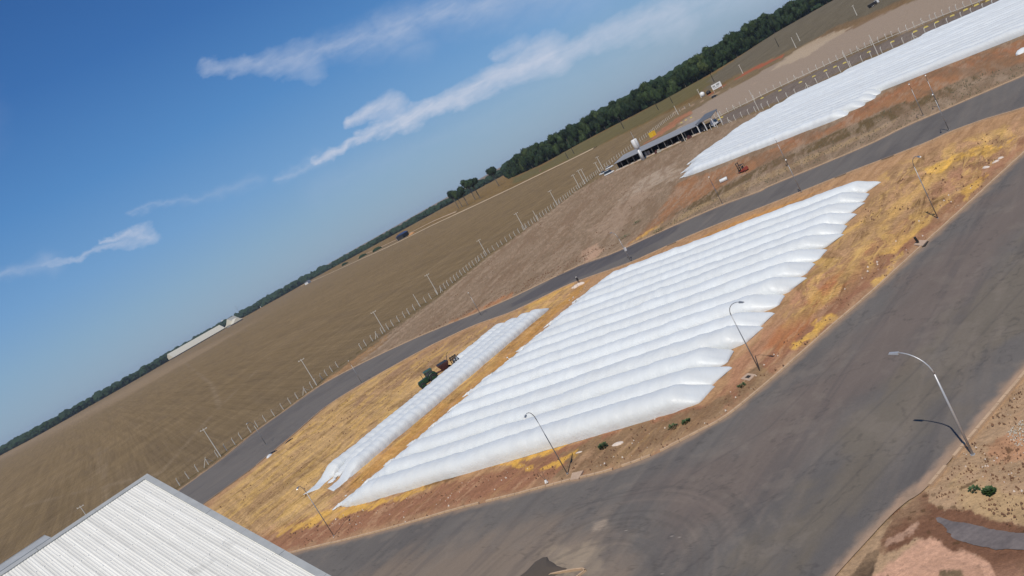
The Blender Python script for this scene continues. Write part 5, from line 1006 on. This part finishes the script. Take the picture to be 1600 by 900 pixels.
for i, (px, lb) in enumerate([((1541, 262), 'pale broken concrete lump nearest the kerb at far right'), ((1556, 253), 'pale concrete lump right of the golden patch at far right'), ((1564, 247), 'small pale concrete lump furthest right on the verge')]):
    lump('concrete_lump', lb, 'rubble', px, (.55-.1*i, .35, .22), M['rubble'], 'pale concrete lumps on the far right verge', seed=50+i)
lump('concrete_lump', 'pale stone heap on the verge right of the dark green bush', 'rubble', (966, 694), (.7, .35, .2), M['rubble'], seed=60)
lump('concrete_lump', 'pale rubble lump on the verge at the shadow of the front lamp', 'rubble', (906, 707), (.5, .2, .14), M['rubble'], seed=61)
# ------------------------------------------------------------------ trees
def crown_mesh(seed, lobes=6, leaves=420, flat=.75):
    R_ = random.Random(seed); b_ = MB(); cs = []
    for i in range(lobes):
        a = R_.uniform(0, 6.28); d = R_.uniform(.15, .62) if i else 0; cs.append((Vector((math.cos(a)*d, math.sin(a)*d, R_.uniform(-.25, .35))), R_.uniform(.34, .55)))
    for c, r in cs:
        bm = bmesh.new(); bmesh.ops.create_icosphere(bm, subdivisions=2, radius=r)
        for v in bm.verts: v.co = v.co*(R_.uniform(.78, 1.12))
        for v in bm.verts: v.co = Vector((v.co.x+c.x, v.co.y+c.y, (v.co.z+c.z)*flat))
        b_.add([v.co for v in bm.verts], [tuple(q.index for q in f.verts) for f in bm.faces]); bm.free()
    for i in range(leaves):
        c, r = R_.choice(cs); dv = Vector((R_.gauss(0, 1), R_.gauss(0, 1), R_.gauss(.3, 1))).normalized(); p = c+dv*r*R_.uniform(.9, 1.22); p = Vector((p.x, p.y, p.z*flat)); s = R_.uniform(.05, .11)
        t1 = dv.orthogonal().normalized(); t2 = dv.cross(t1); an = R_.uniform(0, 6.28); q1 = (t1*math.cos(an)+t2*math.sin(an)+dv*R_.uniform(-.6, .6))*s; q2 = (-t1*math.sin(an)+t2*math.cos(an)+dv*R_.uniform(-.6, .6))*s
        b_.add([p-q1, p+q2*.7, p+q1, p-q2*.7], [(0, 1, 2, 3)])
    return b_.mesh('crown', M['leaf'])
def trunk_mesh(seed, r=.02):
    R_ = random.Random(seed); b_ = MB(); b_.tube([(0, 0, -.02), (R_.uniform(-.01, .01), 0, .35), (R_.uniform(-.02, .02), R_.uniform(-.02, .02), .72)], [r*1.3, r, r*.7], 7)
    for i in range(5): a = i*1.3+R_.random(); b_.tube([(0, 0, R_.uniform(.45, .62)), (math.cos(a)*.1, math.sin(a)*.1, .72), (math.cos(a)*.2, math.sin(a)*.2, .84)], [r*.5, r*.4, r*.25], 5)
    return b_.mesh('trunk', M['bark'])
crowns = [crown_mesh(100+i, 5+i % 4, 520) for i in range(8)]; trunks = [trunk_mesh(i, .012) for i in range(4)]; trunks2 = [trunk_mesh(20+i, .02) for i in range(3)]
def tree(x_, y_, h, cw, chh, label, group, seed, cr_z=None, tk=None, name='forest_tree'):
    R_ = random.Random(seed); o = thing(name, label, 'tree', (x_, y_, 0), R_.uniform(0, 6.28), group)
    t_ = link('trunk', (tk or trunks)[seed % len(tk or trunks)], o); t_.scale = (h, h, h)
    c = link('crown', crowns[seed % len(crowns)], o, (0, 0, h-chh*.42)); c.scale = (cw, cw*R_.uniform(.85, 1.15), chh); c.rotation_euler.z = R_.uniform(0, 6.28); return o
edge = [np.array(G(*p)) for p in [(792, 282), (850, 255), (912, 221), (1000, 175), (1050, 149), (1125, 106), (1212, 51)]]
edge[0] = np.array(G(800, 277))
E_ = resample([tuple(p) for p in edge], 400)
far_dir = np.array([math.sin(.35), math.cos(.35)])
# further edge: forest recedes beyond the top of the view
E2 = [tuple(E_[-1]), (E_[-1][0]+130, E_[-1][1]+10), (E_[-1][0]+330, E_[-1][1]-20), (E_[-1][0]+650, E_[-1][1]-60)]
E_all = np.vstack([E_, resample(E2, 120)[1:]])
dE = np.r_[0, np.cumsum(np.hypot(*np.diff(E_all, axis=0).T))]; cnt = 0
for row in range(4):
    s = 0.0
    while s < dE[-1] and cnt < 285:
        R_ = random.Random(cnt*7+1); x_ = np.interp(s, dE, E_all[:, 0]); y_ = np.interp(s, dE, E_all[:, 1]); D = math.hypot(x_, y_); od = np.array([x_, y_])/D
        x_ += od[0]*row*13+R_.uniform(-4, 4); y_ += od[1]*row*13+R_.uniform(-4, 4); D = math.hypot(x_, y_)
        h = (R_.uniform(16, 24) if row == 0 else R_.uniform(21, 33.5)); 
        if R_.random() < .14: h += R_.uniform(2, 5)
        h *= .42+.58*min(1, s/110)
        lb = ['broad dark green tree in the front row of the forest edge', 'tall dark green tree in the second row of the forest', 'tall tree deep in the forest behind the front rows', 'tall tree at the back of the visible forest'][row]
        tree(x_, y_, h, R_.uniform(7.5, 11.5)*(1 if row else .9), R_.uniform(15, 20) if row else R_.uniform(17, 22), lb, ['trees in the front row of the forest edge', 'trees in the second row of the forest', 'trees deep in the forest', 'trees at the back of the forest'][row], cnt); cnt += 1
        s += R_.uniform(9, 15)*(1 if row < 2 else 1.7)
# understory along the forest edge and the far woods that read as one mass
def wood(name, pts, depth, rows, step, hmin, hmax, rr, seed, m='leaf_far'):
    R_ = np.random.RandomState(seed); L = resample([tuple(p) for p in pts], 300); d = np.r_[0, np.cumsum(np.hypot(*np.diff(L, axis=0).T))]; b_ = MB()
    bm = bmesh.new(); bmesh.ops.create_icosphere(bm, subdivisions=2, radius=1); iv = np.array([v.co[:] for v in bm.verts]); fi = [tuple(q.index for q in f.verts) for f in bm.faces]; bm.free()
    for row in range(rows):
        s = 0
        while s < d[-1]:
            x_ = np.interp(s, d, L[:, 0]); y_ = np.interp(s, d, L[:, 1]); D = math.hypot(x_, y_); x_ += x_/D*(row*depth/rows)+R_.uniform(-1, 1)*rr*.5; y_ += y_/D*(row*depth/rows)+R_.uniform(-1, 1)*rr*.5
            h = R_.uniform(hmin, hmax); r = rr*R_.uniform(.7, 1.25); zc = h-r*.7; V_ = iv*R_.uniform(.7, 1.15, (len(iv), 1)); V_ = V_*np.array([r, r, r*.9]); V_ = V_+np.array([x_, y_, zc]); b_.add(V_.tolist(), fi)
            if row < 2: V_ = iv*R_.uniform(.8, 1.2, (len(iv), 1))*np.array([r*.9, r*.9, h*.45])+np.array([x_, y_, h*.35]); b_.add(V_.tolist(), fi)
            s += step*R_.uniform(.6, 1.4)
    o = b_.build(name, M[m]); tag(o, kind='stuff'); return o
wood('forest_undergrowth', [E_all[i]+np.array([3, 6]) for i in range(0, len(E_all), 20)], 60, 4, 7, 5, 12, 6, 3, 'leaf_far')
wood('forest_mass', [E_all[i]*1.07 for i in range(0, len(E_all), 20)], 420, 8, 20, 24, 30, 13, 4, 'leaf_far')
FW = [(-260, 862), (-100, 770), (0, 712), (60, 680), (150, 629), (215, 592), (262, 565)]
wood('far_wood', GP(FW), 160, 3, 22, 22, 29.5, 17, 5)
wood('far_wood', GP([(384, 494), (420, 474), (450, 457.5), (480, 440), (510, 423)]), 160, 3, 26, 20, 31, 20, 6)
wood('far_wood', [(-1750, 3950), (-1400, 4000), (-1100, 4020), (-900, 4000)], 160, 3, 26, 26, 34, 20, 16)
wood('far_wood', [(-1100, 3950), (-850, 3600), (-560, 3300), (-330, 3000), (-100, 2750), (100, 2500), (260, 2300), (500, 2000)], 160, 3, 24, 17, 22, 17, 7)
lg = 'slender lone trees standing in the field left of the forest'
for i, (px, py, h, cw, lb) in enumerate([(717, 326, 29, 8, 'leftmost of the five slender trees standing alone in the field'), (722.5, 323.5, 27, 6, 'second from the left of the five slender lone trees'), (731.5, 321, 30, 9, 'middle tree of the five slender lone trees'), (743, 312.5, 34, 8, 'fourth from the left of the five slender lone trees'), (750.5, 310.3, 34, 10, 'rightmost and broadest of the five slender lone trees'), (780, 291, 32, 11, 'single broad tree between the lone five and the forest')]):
    g = G(px, py); k = 1200.0/math.hypot(*g); g = (g[0], g[1]); tree(g[0], g[1], h*min(1.15, 1/k), cw*1.2/k**.5, 15/k**.5, lb, lg, 900+i, tk=trunks2, name='lone_tree')
# ------------------------------------------------------------------ far buildings
def barn(label, p0, p1, depth, hw, hr, wall, roof, name='far_barn', cat='barn', gable=True):
    a, b = Vector((*p0, 0)), Vector((*p1, 0)); L = (b-a).length; rz = math.atan2(b.y-a.y, b.x-a.x); o = thing(name, label, cat, tuple(a), rz)
    MB().box((L/2, depth/2, hw/2), (L, depth, hw)).build('wall', M[wall], o)
    MB().hexa([(-1, -1.5, hw+.01), (L+1, -1.5, hw+.01), (L+1, depth+1.5, hw+.01), (-1, depth+1.5, hw+.01)], [(-1, depth/2-.3, hr), (L+1, depth/2-.3, hr), (L+1, depth/2+.3, hr), (-1, depth/2+.3, hr)]).build('roof', M[roof], o)
    for i in range(max(2, int(L/28))): MB().box(((i+.5)*L/max(2, int(L/28)), -.1, min(2.2, hw*.4)), (5, .3, min(4.2, hw*.8))).build('door', M['dark_wall'], o)
    return o
barn('very long cream grain store on the left horizon', G(272, 559.5), G(352, 513.5), 40, 3.5, 25.5, 'dark_wall', 'cream', 'grain_store', 'grain store')
barn('short cream store joined to the right end of the long one', G(353, 513), G(366, 507), 36, 4, 19, 'dark_wall', 'cream', 'grain_store', 'grain store')
barn('tall cream store with a grey gable right of the long one', G(367, 506), G(377, 500), 34, 6, 30, 'grey_wall', 'cream', 'grain_store', 'grain store')
ms = thing('radio_mast', 'thin radio mast rising over the stores on the left horizon', 'mast', G(378, 495)); MB().tube([(0, 0, 0), (0, 0, 75)], [1.0, .5], 5).build('mast', M['pole_grey'], ms); MB().box((0, 0, 70), (4, 1, 2)).build('antenna', M['pole_grey'], ms)
ms = thing('elevator_tower', 'grain elevator tower at the right end of the long cream store', 'tower', G(353, 510)); MB().box((0, 0, 18), (6, 6, 36)).build('shaft', M['grey_wall'], ms); MB().box((0, 0, 37), (12, 7, 5)).build('head_house', M['white_paint'], ms)
barn('pale barn left of the dark treetop on the horizon', G(424, 466.5), G(432, 462), 30, 14, 22, 'cream', 'white_paint')
barn('grey roofed barn below the dark treetop on the horizon', G(434, 462), G(450, 452), 30, 10, 20, 'dark_wall', 'roof_far')
barn('tiny white hut at the foot of the horizon wood, left one', G(411, 479), G(415, 476.5), 12, 8, 11, 'white_paint', 'roof_dark', 'far_hut', 'hut')
barn('tiny white hut at the foot of the horizon wood, right one', G(482, 443), G(486, 440.5), 12, 8, 11, 'white_paint', 'roof_dark', 'far_hut', 'hut')
# blue sheds on the farm track
barn('dark blue open shed on the pale farm track in mid distance', G(621, 376), G(630, 371.5), 14, 5.5, 9, 'grey_wall', 'blue', 'far_shed', 'shed')
barn('black and blue shed right of the open one on the farm track', G(631, 372), G(640, 366.5), 14, 8, 11, 'black_steel', 'blue', 'far_shed', 'shed')
lump('earth_heap', 'orange earth heap at the right end of the far blue sheds', 'earth heap', (644, 366), (8, 5, 4), mat('orange_earth', alb((190, 140, 90)), .95), seed=70)
for i, (px, lb) in enumerate([((540, 413), 'leftmost dark thicket on the farm track far away'), ((567, 401), 'pair of dark thickets on the farm track, left of the blue sheds'), ((590, 390.5), 'dark thicket nearest the far blue sheds')]):
    lump('thicket', lb, 'bush', px, (13, 8, 7), M['leaf_far'], seed=80+i)
lump('termite_mound', 'small dark mound in the field between pale track and forest', 'mound', (845, 267), (3, 2.4, 2.0), M['clod'], seed=90)
# ------------------------------------------------------------------ air
hz = bpy.data.materials.new('haze'); hz.use_nodes = True; t = hz.node_tree; t.nodes.remove(t.nodes['Principled BSDF']); pv = t.nodes.new('ShaderNodeVolumePrincipled')
pv.inputs['Color'].default_value = (.72, .82, 1, 1); pv.inputs['Density'].default_value = .000035; pv.inputs['Anisotropy'].default_value = 0.0; t.links.new(pv.outputs[0], t.nodes['Material Output'].inputs['Volume'])
if True:
    o = MB().box((0, 0, 38), (26000, 26000, 84)).build('haze', hz); tag(o, kind='stuff')
